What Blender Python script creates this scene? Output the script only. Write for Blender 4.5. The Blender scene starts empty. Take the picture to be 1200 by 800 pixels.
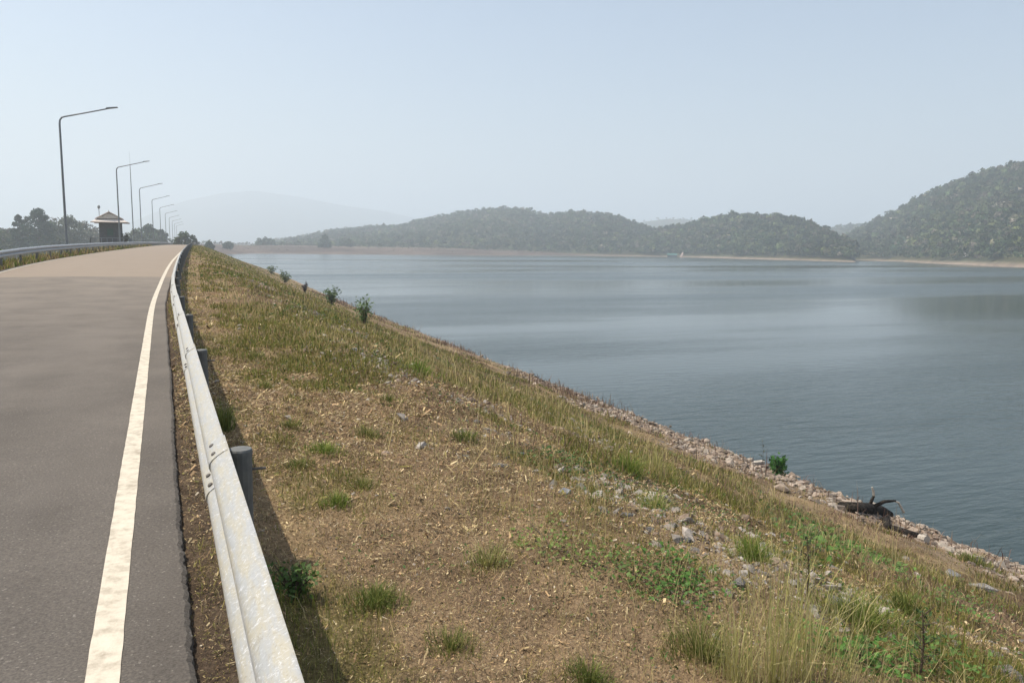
import bpy, bmesh, math, random
import numpy as np
from mathutils import Vector, Matrix

R = math.radians
scene = bpy.context.scene
COL = scene.collection
random.seed(7)
rng = np.random.default_rng(11)

# ------------------------------------------------------------------ camera
CAM = np.array([0.0, 0.0, 1.6])
F_PX = 900.0
YAW, PITCH, ROLL = R(22.4), R(6.95), R(0.6)
cam_data = bpy.data.cameras.new('camera')
cam_data.sensor_width = 36.0
cam_data.lens = F_PX / 1200 * 36
cam_data.clip_start = 0.05
cam_data.clip_end = 40000
cam = bpy.data.objects.new('camera', cam_data)
COL.objects.link(cam)
M_CAM = Matrix.Rotation(-YAW, 4, 'Z') @ Matrix.Rotation(math.pi / 2 - PITCH, 4, 'X') @ Matrix.Rotation(ROLL, 4, 'Z')
M_CAM.translation = Vector(CAM)
cam.matrix_world = M_CAM
scene.camera = cam

# ------------------------------------------------------------------ sky, sun, exposure
SUN_EL = R(61)
SUN_AZ = math.atan2(-0.90, 0.43)            # clockwise from +Y
world = bpy.data.worlds.new('World')
scene.world = world
world.use_nodes = True
wn = world.node_tree
wn.nodes.clear()
sky = wn.nodes.new('ShaderNodeTexSky')
sky.sky_type = 'NISHITA'
sky.sun_disc = False
sky.sun_elevation = SUN_EL
sky.sun_rotation = SUN_AZ
sky.altitude = 300
sky.air_density = 1.2
sky.dust_density = 3.0
sky.ozone_density = 1.0
bg = wn.nodes.new('ShaderNodeBackground')
bg.inputs['Strength'].default_value = 0.12
wo = wn.nodes.new('ShaderNodeOutputWorld')
wn.links.new(sky.outputs[0], bg.inputs[0])
wn.links.new(bg.outputs[0], wo.inputs[0])

sd = bpy.data.lights.new('sun', 'SUN')
sd.energy = 5.0
sd.angle = R(0.6)
sd.color = (1.0, 0.93, 0.82)
sun = bpy.data.objects.new('sun', sd)
COL.objects.link(sun)
to_sun = Vector((math.cos(SUN_EL) * math.sin(SUN_AZ), math.cos(SUN_EL) * math.cos(SUN_AZ), math.sin(SUN_EL)))
sun.rotation_euler = to_sun.to_track_quat('Z', 'Y').to_euler()
sun.location = to_sun * 50

vs = scene.view_settings
vs.view_transform = 'Standard'
vs.look = 'None'
vs.exposure = 0.28
vs.gamma = 1.0
vs.use_curve_mapping = False
cy = scene.cycles
cy.use_denoising = True
cy.use_adaptive_sampling = False
cy.max_bounces = 8
cy.diffuse_bounces = 3
cy.glossy_bounces = 3
cy.transmission_bounces = 4
cy.volume_bounces = 2
cy.transparent_max_bounces = 8

# ------------------------------------------------------------------ numeric helpers
def smooth(a, b, x):
    t = np.clip((np.asarray(x, float) - a) / (b - a), 0, 1)
    return t * t * (3 - 2 * t)

def _hash(ix, iy, seed):
    n = (ix.astype(np.int64) * 374761393 + iy.astype(np.int64) * 668265263 + seed * 974711) & 0x7fffffff
    n = ((n ^ (n >> 13)) * 1274126177) & 0x7fffffff
    return ((n ^ (n >> 16)) & 0xffff) / 65535.0

def vnoise(x, y, seed=0):
    x = np.asarray(x, float); y = np.asarray(y, float)
    ix = np.floor(x); iy = np.floor(y)
    fx = x - ix; fy = y - iy
    fx = fx * fx * (3 - 2 * fx); fy = fy * fy * (3 - 2 * fy)
    a = _hash(ix, iy, seed); b = _hash(ix + 1, iy, seed)
    c = _hash(ix, iy + 1, seed); d = _hash(ix + 1, iy + 1, seed)
    return (a * (1 - fx) + b * fx) * (1 - fy) + (c * (1 - fx) + d * fx) * fy

def fbm(x, y, seed=0, octaves=4):
    v = 0; amp = 0.5; tot = 0
    for o in range(octaves):
        v = v + amp * vnoise(x * 2 ** o, y * 2 ** o, seed + o * 17)
        tot += amp; amp *= 0.5
    return v / tot

# ------------------------------------------------------------------ plan and profile of the dam crest
_ys = np.linspace(-60, 60, 2401)
_head = -0.0366 * (1 - smooth(15, 33, _ys))
_xl = np.concatenate([[0], np.cumsum((_head[1:] + _head[:-1]) / 2 * np.diff(_ys))])
_xl = _xl - np.interp(0, _ys, _xl) - 0.26
def x_line(y):                                # plan position of the right edge line
    return np.interp(y, _ys, _xl)

_kn_y = [-60, 0, 16, 24, 28, 32, 37, 42, 49, 65, 83, 120, 170, 220, 300, 420]
_kn_z = [-0.2, 0.0, 0.06, 0.10, 0.17, 0.33, 0.50, 0.61, 0.71, 0.84, 0.95, 1.12, 1.28, 1.38, 1.40, 1.2]
_py = np.linspace(-60, 420, 4801)
_pz = np.interp(_py, _kn_y, _kn_z)
_k = np.exp(-np.linspace(-2, 2, 41) ** 2); _k /= _k.sum()
_pz = np.convolve(np.pad(_pz, 20, mode='edge'), _k, mode='valid')
def z_road(y):
    return np.interp(y, _py, _pz)

WATER = -6.4
def w_line(y):                                # where the bank meets the water
    return 19.3 + 2.6 * smooth(90, 240, y)
def z_bank(x, y, rough=True):
    """height of the dam embankment (soil surface, without the road slab)"""
    x = np.asarray(x, float); y = np.asarray(y, float)
    u = x - x_line(y)
    zr = z_road(y)
    right = zr - 0.05 - 0.045 * np.clip(u - 0.3, 0, None)
    q = w_line(y) - x
    plane = WATER + np.where(q < 7.3, q * 0.322, 7.3 * 0.322 + (q - 7.3) * 0.418)
    k = 0.35
    h = np.clip(0.5 + 0.5 * (plane - right) / k, 0, 1)
    zz = plane * (1 - h) + right * h - k * h * (1 - h)
    left = zr - 0.05 - np.clip(-7.9 - u, 0, None) * 0.42
    z = np.where(u > -3, zz, left)
    z = np.where((u > -6.13) & (u < 0.30), zr - 0.07, z)
    z = np.maximum(z, -11.3)
    if rough:
        amp = smooth(0.30, 1.2, u)
        mound = 0.6 + 0.7 * smooth(1.8, 3.6, u)
        z = z + amp * mound * (0.20 * (fbm(x * 0.7, y * 0.7, 3, 3) - 0.5) + 0.15 * (fbm(x * 2.6, y * 2.6, 5, 3) - 0.5))
        z = z + 0.03 * (fbm(x * 9, y * 9, 8, 2) - 0.5) * smooth(0.29, 0.40, u)
    return z

def ray(px, py):
    d = M_CAM.to_3x3() @ Vector(((px - 600) / F_PX, (400 - py) / F_PX, -1.0))
    return np.array(d)

def at(px, py):
    """where the sight line through a photograph pixel meets the bank"""
    d = ray(px, py); d = d / np.linalg.norm(d)
    ts = np.geomspace(1.0, 400, 6000)
    P = CAM + ts[:, None] * d
    hit = np.nonzero(P[:, 2] < z_bank(P[:, 0], P[:, 1]))[0]
    i = hit[0] if len(hit) else len(ts) - 1
    x, y = P[i, 0], P[i, 1]
    return np.array([x, y, float(z_bank(x, y))])

def azim(px):
    d = ray(px, 290); return math.atan2(d[0], d[1])
def slope_to(px, py):
    d = ray(px, py); return d[2] / math.hypot(d[0], d[1])
def place(px, dist, z=0.0):
    d = ray(px, 288); n = math.hypot(d[0], d[1])
    return np.array([d[0] / n * dist, d[1] / n * dist, z])

# ------------------------------------------------------------------ materials
def nt(m):
    m.use_nodes = True
    t = m.node_tree; t.nodes.clear()
    out = t.nodes.new('ShaderNodeOutputMaterial')
    return t, out

def N(t, typ, **kw):
    n = t.nodes.new(typ)
    for k, v in kw.items():
        if k.startswith('i_'):
            n.inputs[k[2:].replace('_', ' ')].default_value = v
        else:
            setattr(n, k, v)
    return n

def ramp(t, stops, src):
    r = t.nodes.new('ShaderNodeValToRGB')
    el = r.color_ramp.elements
    while len(el) < len(stops): el.new(0.5)
    for e, (p, c) in zip(el, stops):
        e.position = p; e.color = (*c, 1) if len(c) == 3 else c
    t.links.new(src, r.inputs[0])
    return r

def surf(name, c1, c2, scale=5.0, rough=0.8, bump=0.0, bscale=None, metallic=0.0, spec=0.5, c3=None, detail=6.0, bdist=0.02):
    """two or three colours broken up by noise, with fine relief"""
    m = bpy.data.materials.new(name); t, out = nt(m)
    tc = N(t, 'ShaderNodeTexCoord')
    n = N(t, 'ShaderNodeTexNoise'); n.inputs['Scale'].default_value = scale; n.inputs['Detail'].default_value = detail
    n.inputs['Roughness'].default_value = 0.65
    t.links.new(tc.outputs['Object'], n.inputs['Vector'])
    stops = [(0.32, c1), (0.68, c2)] if c3 is None else [(0.30, c1), (0.52, c2), (0.70, c3)]
    r = ramp(t, stops, n.outputs['Fac'])
    b = N(t, 'ShaderNodeBsdfPrincipled')
    b.inputs['Roughness'].default_value = rough
    b.inputs['Metallic'].default_value = metallic
    b.inputs['Specular IOR Level'].default_value = spec
    t.links.new(r.outputs[0], b.inputs['Base Color'])
    if bump:
        n2 = N(t, 'ShaderNodeTexNoise'); n2.inputs['Scale'].default_value = bscale or scale * 4; n2.inputs['Detail'].default_value = 5
        t.links.new(tc.outputs['Object'], n2.inputs['Vector'])
        bm = N(t, 'ShaderNodeBump'); bm.inputs['Strength'].default_value = bump; bm.inputs['Distance'].default_value = bdist
        t.links.new(n2.outputs['Fac'], bm.inputs['Height'])
        t.links.new(bm.outputs[0], b.inputs['Normal'])
    t.links.new(b.outputs[0], out.inputs[0])
    return m

def leafy(name, transl=0.3, spec=0.2, rough=0.6):
    """colour from the mesh's own colour attribute, thin-leaf translucency"""
    m = bpy.data.materials.new(name); t, out = nt(m)
    a = N(t, 'ShaderNodeVertexColor', layer_name='Col')
    b = N(t, 'ShaderNodeBsdfPrincipled'); b.inputs['Roughness'].default_value = rough
    b.inputs['Specular IOR Level'].default_value = spec
    t.links.new(a.outputs[0], b.inputs['Base Color'])
    if transl:
        tr = N(t, 'ShaderNodeBsdfTranslucent'); t.links.new(a.outputs[0], tr.inputs[0])
        mx = N(t, 'ShaderNodeMixShader'); mx.inputs[0].default_value = transl
        t.links.new(b.outputs[0], mx.inputs[1]); t.links.new(tr.outputs[0], mx.inputs[2])
        t.links.new(mx.outputs[0], out.inputs[0])
    else:
        t.links.new(b.outputs[0], out.inputs[0])
    return m

def ground_mat(name, scale=3.0, contrast=0.5, bump=0.4, fine=60.0, bdist=0.02):
    """colour attribute broken up by procedural noise"""
    m = bpy.data.materials.new(name); t, out = nt(m)
    a = N(t, 'ShaderNodeVertexColor', layer_name='Col')
    tc = N(t, 'ShaderNodeTexCoord')
    n1 = N(t, 'ShaderNodeTexNoise'); n1.inputs['Scale'].default_value = scale; n1.inputs['Detail'].default_value = 8; n1.inputs['Roughness'].default_value = 0.7
    n2 = N(t, 'ShaderNodeTexNoise'); n2.inputs['Scale'].default_value = fine; n2.inputs['Detail'].default_value = 4; n2.inputs['Roughness'].default_value = 0.7
    t.links.new(tc.outputs['Object'], n1.inputs['Vector']); t.links.new(tc.outputs['Object'], n2.inputs['Vector'])
    add = N(t, 'ShaderNodeMath', operation='ADD'); t.links.new(n1.outputs['Fac'], add.inputs[0]); t.links.new(n2.outputs['Fac'], add.inputs[1])
    mr = N(t, 'ShaderNodeMapRange'); mr.inputs['From Min'].default_value = 0.65; mr.inputs['From Max'].default_value = 1.35
    mr.inputs['To Min'].default_value = 1 - contrast; mr.inputs['To Max'].default_value = 1 + contrast
    t.links.new(add.outputs[0], mr.inputs['Value'])
    vm = N(t, 'ShaderNodeVectorMath', operation='SCALE'); t.links.new(a.outputs[0], vm.inputs[0]); t.links.new(mr.outputs[0], vm.inputs['Scale'])
    b = N(t, 'ShaderNodeBsdfPrincipled'); b.inputs['Roughness'].default_value = 0.95; b.inputs['Specular IOR Level'].default_value = 0.1
    t.links.new(vm.outputs[0], b.inputs['Base Color'])
    if bump:
        bp = N(t, 'ShaderNodeBump'); bp.inputs['Strength'].default_value = bump; bp.inputs['Distance'].default_value = bdist
        t.links.new(add.outputs[0], bp.inputs['Height']); t.links.new(bp.outputs[0], b.inputs['Normal'])
    t.links.new(b.outputs[0], out.inputs[0])
    return m

def asphalt_mat(name, base, light, stone, dust_and_sheen):
    m = bpy.data.materials.new(name); t, out = nt(m)
    tc = N(t, 'ShaderNodeTexCoord')
    # aggregate grains
    v = N(t, 'ShaderNodeTexVoronoi'); v.inputs['Scale'].default_value = 120
    t.links.new(tc.outputs['Object'], v.inputs['Vector'])
    fine = N(t, 'ShaderNodeTexNoise'); fine.inputs['Scale'].default_value = 80; fine.inputs['Detail'].default_value = 6; fine.inputs['Roughness'].default_value = 0.75
    t.links.new(tc.outputs['Object'], fine.inputs['Vector'])
    # broad streaks along the driving direction and dusty patches
    mp = N(t, 'ShaderNodeMapping'); mp.inputs['Scale'].default_value = (1.3, 0.10, 1)
    t.links.new(tc.outputs['Object'], mp.inputs['Vector'])
    st = N(t, 'ShaderNodeTexNoise'); st.inputs['Scale'].default_value = 1.2; st.inputs['Detail'].default_value = 5
    t.links.new(mp.outputs[0], st.inputs['Vector'])
    pt = N(t, 'ShaderNodeTexNoise'); pt.inputs['Scale'].default_value = 0.9; pt.inputs['Detail'].default_value = 7; pt.inputs['Roughness'].default_value = 0.65
    t.links.new(tc.outputs['Object'], pt.inputs['Vector'])
    s = N(t, 'ShaderNodeMath', operation='ADD'); t.links.new(st.outputs['Fac'], s.inputs[0]); t.links.new(pt.outputs['Fac'], s.inputs[1])
    r = ramp(t, [(0.38, base), (0.62, light)], s.outputs[0])
    half = N(t, 'ShaderNodeMath', operation='MULTIPLY'); half.inputs[1].default_value = 0.5
    t.links.new(s.outputs[0], half.inputs[0]); t.links.new(half.outputs[0], r.inputs[0])
    g = ramp(t, [(0.30, (0.42, 0.42, 0.42)), (0.50, (1, 1, 1)), (0.70, (1.55, 1.52, 1.48))], fine.outputs['Fac'])
    mul = N(t, 'ShaderNodeMix', data_type='RGBA', blend_type='MULTIPLY'); mul.inputs['Factor'].default_value = 1.0
    t.links.new(r.outputs[0], mul.inputs[6]); t.links.new(g.outputs[0], mul.inputs[7])
    # a few pale stones
    sep = N(t, 'ShaderNodeSeparateColor'); t.links.new(v.outputs['Color'], sep.inputs[0])
    th = ramp(t, [(0.975, (0, 0, 0)), (0.99, (1, 1, 1))], sep.outputs[0])
    mix = N(t, 'ShaderNodeMix', data_type='RGBA'); t.links.new(th.outputs[0], mix.inputs['Factor'])
    t.links.new(mul.outputs[2], mix.inputs[6]); mix.inputs[7].default_value = (*stone, 1)
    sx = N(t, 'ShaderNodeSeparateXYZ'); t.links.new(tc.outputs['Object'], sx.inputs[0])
    dm = N(t, 'ShaderNodeMapRange'); dm.inputs['From Min'].default_value = 2; dm.inputs['From Max'].default_value = 34; dm.inputs['To Max'].default_value = 0.98  # dusty film and grazing forward-scattered light, both painted as a paler tone with distance
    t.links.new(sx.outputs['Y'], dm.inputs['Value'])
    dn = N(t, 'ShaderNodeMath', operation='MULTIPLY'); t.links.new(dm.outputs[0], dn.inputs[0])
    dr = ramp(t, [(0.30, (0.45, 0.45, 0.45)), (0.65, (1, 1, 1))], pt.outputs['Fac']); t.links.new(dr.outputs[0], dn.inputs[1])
    dmx = N(t, 'ShaderNodeMix', data_type='RGBA'); t.links.new(dn.outputs[0], dmx.inputs['Factor']); t.links.new(mix.outputs[2], dmx.inputs[6]); dmx.inputs[7].default_value = (*dust_and_sheen, 1)
    b = N(t, 'ShaderNodeBsdfPrincipled'); b.inputs['Roughness'].default_value = 0.88; b.inputs['Specular IOR Level'].default_value = 0.3
    t.links.new(dmx.outputs[2], b.inputs['Base Color'])
    bp = N(t, 'ShaderNodeBump'); bp.inputs['Strength'].default_value = 0.55; bp.inputs['Distance'].default_value = 0.006
    t.links.new(fine.outputs['Fac'], bp.inputs['Height']); t.links.new(bp.outputs[0], b.inputs['Normal'])
    t.links.new(b.outputs[0], out.inputs[0])
    return m

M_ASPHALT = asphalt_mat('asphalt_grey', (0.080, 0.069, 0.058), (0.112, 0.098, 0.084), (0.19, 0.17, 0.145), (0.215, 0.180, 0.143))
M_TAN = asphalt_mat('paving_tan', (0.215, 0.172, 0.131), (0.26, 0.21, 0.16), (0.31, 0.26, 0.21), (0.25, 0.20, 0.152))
M_LINE = surf('road_paint', (0.34, 0.29, 0.22), (0.55, 0.49, 0.39), scale=14, rough=0.8, bump=0.4, bscale=90, bdist=0.004, c3=(0.61, 0.55, 0.445), detail=9)
def rail_mat(name, base, stain, scrape):
    """weathered pale rail: dusty yellowish stains, streaks along the rail, white scrapes"""
    m = bpy.data.materials.new(name); t, out = nt(m)
    tc = N(t, 'ShaderNodeTexCoord')
    mp = N(t, 'ShaderNodeMapping'); mp.inputs['Scale'].default_value = (14, 2.2, 14); t.links.new(tc.outputs['Object'], mp.inputs['Vector'])
    n1 = N(t, 'ShaderNodeTexNoise'); n1.inputs['Scale'].default_value = 2.2; n1.inputs['Detail'].default_value = 8; n1.inputs['Roughness'].default_value = 0.7
    t.links.new(mp.outputs[0], n1.inputs['Vector'])
    n2 = N(t, 'ShaderNodeTexNoise'); n2.inputs['Scale'].default_value = 45; n2.inputs['Detail'].default_value = 5; n2.inputs['Roughness'].default_value = 0.7; n2.inputs['Distortion'].default_value = 1.5
    t.links.new(tc.outputs['Object'], n2.inputs['Vector'])
    r1 = ramp(t, [(0.42, base), (0.60, stain)], n1.outputs['Fac'])
    r2 = ramp(t, [(0.56, (0, 0, 0)), (0.66, (1, 1, 1))], n2.outputs['Fac'])
    mx = N(t, 'ShaderNodeMix', data_type='RGBA'); t.links.new(r2.outputs[0], mx.inputs['Factor']); t.links.new(r1.outputs[0], mx.inputs[6]); mx.inputs[7].default_value = (*scrape, 1)
    r3 = ramp(t, [(0.28, (0.55, 0.52, 0.47)), (0.44, (1, 1, 1))], n2.outputs['Fac'])
    mu = N(t, 'ShaderNodeMix', data_type='RGBA', blend_type='MULTIPLY'); mu.inputs['Factor'].default_value = 0.8
    t.links.new(mx.outputs[2], mu.inputs[6]); t.links.new(r3.outputs[0], mu.inputs[7])
    b = N(t, 'ShaderNodeBsdfPrincipled'); b.inputs['Roughness'].default_value = 0.5; b.inputs['Metallic'].default_value = 0.25
    t.links.new(mu.outputs[2], b.inputs['Base Color'])
    t.links.new(b.outputs[0], out.inputs[0])
    return m
M_RAIL = rail_mat('weathered_rail', (0.36, 0.36, 0.35), (0.40, 0.365, 0.285), (0.58, 0.58, 0.58))
M_RAILF = surf('galvanised_rail', (0.26, 0.28, 0.30), (0.36, 0.38, 0.40), scale=3, rough=0.5)
M_POST = surf('grey_post_paint', (0.085, 0.087, 0.083), (0.125, 0.127, 0.12), scale=6, rough=0.7, c3=(0.19, 0.185, 0.17))
M_POLE = surf('galvanised_pole', (0.16, 0.17, 0.18), (0.24, 0.25, 0.26), scale=2, rough=0.55)
M_BOLT = surf('dark_bolt', (0.07, 0.065, 0.06), (0.14, 0.12, 0.10), scale=40, rough=0.6)
M_SOIL = ground_mat('bank_soil', scale=2.2, contrast=0.75, bump=0.9, fine=45, bdist=0.05)
M_GRASS = leafy('grass_blades', 0.30)
M_STRAW = leafy('dry_straw', 0.15)
M_LEAF = leafy('shrub_leaves', 0.30, 0.3)
M_FOREST = leafy('forest_leaves', 0.15, 0.05, 0.9)
M_HILL = ground_mat('hill_floor', scale=0.02, contrast=0.5, bump=0.0, fine=0.15)
M_BARK = surf('tree_bark', (0.07, 0.055, 0.045), (0.15, 0.12, 0.10), scale=4, rough=0.9, bump=0.4)
M_CHAR = surf('charred_wood', (0.008, 0.007, 0.006), (0.028, 0.024, 0.02), scale=9, rough=0.95, bump=1.0, bscale=18, c3=(0.075, 0.062, 0.05), spec=0.1, bdist=0.05)
M_PALEWOOD = surf('bleached_wood', (0.30, 0.26, 0.21), (0.50, 0.45, 0.38), scale=14, rough=0.9, bump=0.3)
M_STALK = surf('plant_stem', (0.05, 0.035, 0.025), (0.12, 0.08, 0.05), scale=20, rough=0.9)
M_STONE = surf('grey_rock', (0.13, 0.125, 0.125), (0.26, 0.25, 0.24), scale=10, rough=0.95, bump=1.0, bscale=22, c3=(0.40, 0.38, 0.35), bdist=0.05)
M_STONEV = ground_mat('bank_stone', scale=7, contrast=0.45, bump=0.5, fine=40)

# ------------------------------------------------------------------ object helpers
def mesh_np(name, V, F, col=None, mats=(), smooth_faces=False):
    me = bpy.data.meshes.new(name)
    V = np.ascontiguousarray(V, dtype=np.float32)
    if isinstance(F, np.ndarray): F = [F]
    me.vertices.add(len(V)); me.vertices.foreach_set('co', V.ravel())
    idx = np.concatenate([f.ravel() for f in F]).astype(np.int32)
    cnt = np.concatenate([np.full(len(f), f.shape[1]) for f in F]).astype(np.int32)
    me.loops.add(len(idx)); me.loops.foreach_set('vertex_index', idx)
    me.polygons.add(len(cnt))
    me.polygons.foreach_set('loop_start', (np.cumsum(cnt) - cnt).astype(np.int32))
    if smooth_faces:
        me.polygons.foreach_set('use_smooth', np.ones(len(cnt), dtype=bool))
    else:
        me.polygons.foreach_set('use_smooth', np.zeros(len(cnt), dtype=bool))
    if col is not None:
        ca = me.color_attributes.new('Col', 'FLOAT_COLOR', 'POINT')
        c4 = np.ones((len(V), 4), dtype=np.float32); c4[:, :3] = col
        ca.data.foreach_set('color', c4.ravel())
    for m in mats: me.materials.append(m)
    me.update(); me.validate()
    return me

def link(name, me, parent=None, loc=None, **props):
    o = bpy.data.objects.new(name, me)
    COL.objects.link(o)
    if loc is not None: o.location = Vector([float(v) for v in loc])
    if parent is not None: o.parent = parent
    for k, v in props.items(): o[k] = v
    return o

def empty(name, loc, label, cat, group=None):
    o = link(name, None, loc=loc, label=label, category=cat)
    if group: o['group'] = group
    return o

class MB:
    """collects simple shapes into one mesh"""
    def __init__(s): s.v = []; s.f = []
    def add(s, V, F):
        b = len(s.v); s.v += [tuple(map(float, p)) for p in V]; s.f += [tuple(i + b for i in f) for f in F]; return s
    def box(s, lo, hi):
        x0, y0, z0 = lo; x1, y1, z1 = hi
        return s.add([(x0, y0, z0), (x1, y0, z0), (x1, y1, z0), (x0, y1, z0), (x0, y0, z1), (x1, y0, z1), (x1, y1, z1), (x0, y1, z1)],
                     [(0, 3, 2, 1), (4, 5, 6, 7), (0, 1, 5, 4), (1, 2, 6, 5), (2, 3, 7, 6), (3, 0, 4, 7)])
    def tube(s, pts, radii, n=8, caps=True):
        pts = [Vector([float(q) for q in p]) for p in pts]
        if not hasattr(radii, '__len__'): radii = [radii] * len(pts)
        b0 = len(s.v); prev = None
        for i, p in enumerate(pts):
            d = (pts[min(i + 1, len(pts) - 1)] - pts[max(i - 1, 0)]).normalized()
            if prev is None:
                a = d.orthogonal().normalized()
            else:
                a = (prev - d * prev.dot(d)).normalized()
            prev = a; b = d.cross(a)
            for k in range(n):
                t = 2 * math.pi * k / n
                s.v.append(tuple(p + (a * math.cos(t) + b * math.sin(t)) * radii[i]))
        for i in range(len(pts) - 1):
            for k in range(n):
                s.f.append((b0 + i * n + k, b0 + i * n + (k + 1) % n, b0 + (i + 1) * n + (k + 1) % n, b0 + (i + 1) * n + k))
        if caps:
            s.f.append(tuple(b0 + k for k in range(n))[::-1])
            s.f.append(tuple(b0 + (len(pts) - 1) * n + k for k in range(n)))
        return s
    def mesh(s, name, mat, smooth_faces=False):
        me = bpy.data.meshes.new(name); me.from_pydata(s.v, [], s.f); me.materials.append(mat)
        if smooth_faces: me.shade_smooth()
        me.update(); return me
    def build(s, name, mat, parent=None, loc=None, smooth_faces=False, **props):
        return link(name, s.mesh(name, mat, smooth_faces), parent, loc, **props)

def grid_faces(nu, nv):
    i = np.arange(nu - 1)[:, None] * nv + np.arange(nv - 1)[None, :]
    return np.stack([i, i + nv, i + nv + 1, i + 1], -1).reshape(-1, 4)

def mixc(a, b, t):
    t = np.asarray(t)[..., None]
    return np.asarray(a) * (1 - t) + np.asarray(b) * t

# ================================================================== THE SETTING
# ---- wide ground sheet under everything, out to the horizon
link('ground', mesh_np('ground', np.array([[-14000, -14000, -11.8], [14000, -14000, -11.8], [14000, 14000, -11.8], [-14000, 14000, -11.8]]),
     np.array([[0, 1, 2, 3]]), col=np.array([[.07, .08, .045]] * 4), mats=[M_HILL]), kind='structure')

# ---- dam embankment
yy = np.concatenate([np.arange(-6, 1, 0.25), np.geomspace(1, 420, 620)])
uu = np.concatenate([np.linspace(-38, -8, 12), np.linspace(-7.6, -6.7, 4), [-6.3, -6.13, -6.11, -3.2, 0.28], np.linspace(0.30, 6.3, 150)[0:], np.geomspace(6.4, 46, 70)])
UU, YY = np.meshgrid(uu, yy, indexing='ij')
XX = UU + x_line(YY)
ZZ = z_bank(XX, YY)

def f_green(x, y):    # how green the cover is
    u = x - x_line(y)
    base = 0.6 * fbm(x * 0.55, y * 0.38, 21, 4) + 0.4 * fbm(x * 1.6, y * 1.2, 24, 3)
    slope = smooth(1.2, 3.6, u + 0.02 * y)
    g = smooth(0.46, 0.60, 1.25 * (base - 0.5) + 0.5 + 0.05 * slope + 0.05 * smooth(10, 30, y) * slope - 0.03 + 0.05 * smooth(6, 14, y) - 0.13 * smooth(8.5, 13.5, x))
    return g
def f_tuft(x, y):     # small scattered patches of living turf
    return np.clip(0.5 * f_green(x, y) + 0.85 * smooth(0.47, 0.64, fbm(x * 1.7, y * 1.2, 33, 3)), 0, 1)
def f_stone(x, y):    # stony band on the lower bank near the water
    wl = w_line(y)
    w = 4.6 - 3.2 * smooth(18, 44, y)
    n = 5.0 * (fbm(x * 0.35, y * 0.35, 44, 4) - 0.5)
    return smooth(wl - w - 1.2, wl - w + 1.8, x + n * 1.3)
def f_rock_line(x, y):
    """stones showing through the turf where the crest breaks into the slope"""
    u = x - x_line(y)
    c = 3.3 + 0.02 * y + 1.1 * (fbm(y * 0.25, y * 0 + 3, 51, 2) - 0.5)
    return np.clip(np.exp(-((u - c) / 0.7) ** 2) * smooth(0.36, 0.56, fbm(x * 0.9, y * 0.9, 52, 3)) + 0.5 * smooth(0.58, 0.70, fbm(x * 0.8, y * 0.6, 57, 3)) * (u > 3.6), 0, 1)

SOIL = np.array([0.29, 0.205, 0.115]); SOIL_D = np.array([0.085, 0.055, 0.032]); GRAV = np.array([0.33, 0.255, 0.19])
OLIVE = np.array([0.15, 0.135, 0.045])
u_ = UU
c = mixc(SOIL, SOIL_D, smooth(0.4, 0.65, fbm(XX * 0.8, YY * 0.8, 61, 4)) * 0.6)
c = mixc(c, OLIVE, f_green(XX, YY) * 0.55 * (u_ > 0.6))
c = mixc(c, GRAV, np.clip(f_rock_line(XX, YY) * 0.8, 0, 1))
c = mixc(c, GRAV * np.array([1.0, 0.93, 0.88]), f_stone(XX, YY) * 0.85)
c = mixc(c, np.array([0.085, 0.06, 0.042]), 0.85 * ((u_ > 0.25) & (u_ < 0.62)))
c = mixc(c, np.array([0.27, 0.185, 0.115]), smooth(0.5, 0.62, fbm(XX * 0.15, YY * 0.06, 66, 2)) * ((u_ > 1) & (u_ < 4)) * 0.5)
c = np.where((u_ < -6.1)[..., None], np.array([0.15, 0.13, 0.06]), c)
V = np.stack([XX, YY, ZZ], -1).reshape(-1, 3)
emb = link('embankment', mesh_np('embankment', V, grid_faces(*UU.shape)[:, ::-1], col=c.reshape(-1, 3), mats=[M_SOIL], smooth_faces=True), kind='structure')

# ---- road slab, near grey asphalt and the paler tan paving beyond
def road_part(name, y0, y1, mat, nseg):
    ys = np.linspace(y0, y1, nseg)
    wob = lambda y: 0.012 * (vnoise(y * 3.1, y * 0, 71) - 0.5) + 0.02 * (vnoise(y * 0.6, y * 0, 72) - 0.5) + 0.011 * (vnoise(y * 14, y * 0, 73) - 0.5) + 0.012 * (vnoise(y * 41, y * 0, 74) - 0.5)
    rows = []
    for y in ys:
        xl, zr = float(x_line(y)), float(z_road(y))
        e = 0.305 + float(wob(np.array(y)))
        rows.append([(xl - 6.15, y, zr - 0.15), (xl - 6.12, y, zr - 0.012), (xl - 6.05, y, zr), (xl - 3.1, y, zr + 0.03), (xl, y, zr), (xl + e - 0.02, y, zr - 0.002), (xl + e, y, zr - 0.016), (xl + e + 0.015, y, zr - 0.15)])
    V = np.array(rows)
    return link(name, mesh_np(name, V.reshape(-1, 3), grid_faces(len(ys), 8)[:, ::-1], mats=[mat]), kind='structure')
JOINT = 32.5
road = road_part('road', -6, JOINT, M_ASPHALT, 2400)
road_far = road_part('road', JOINT, 415, M_TAN, 500)

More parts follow.
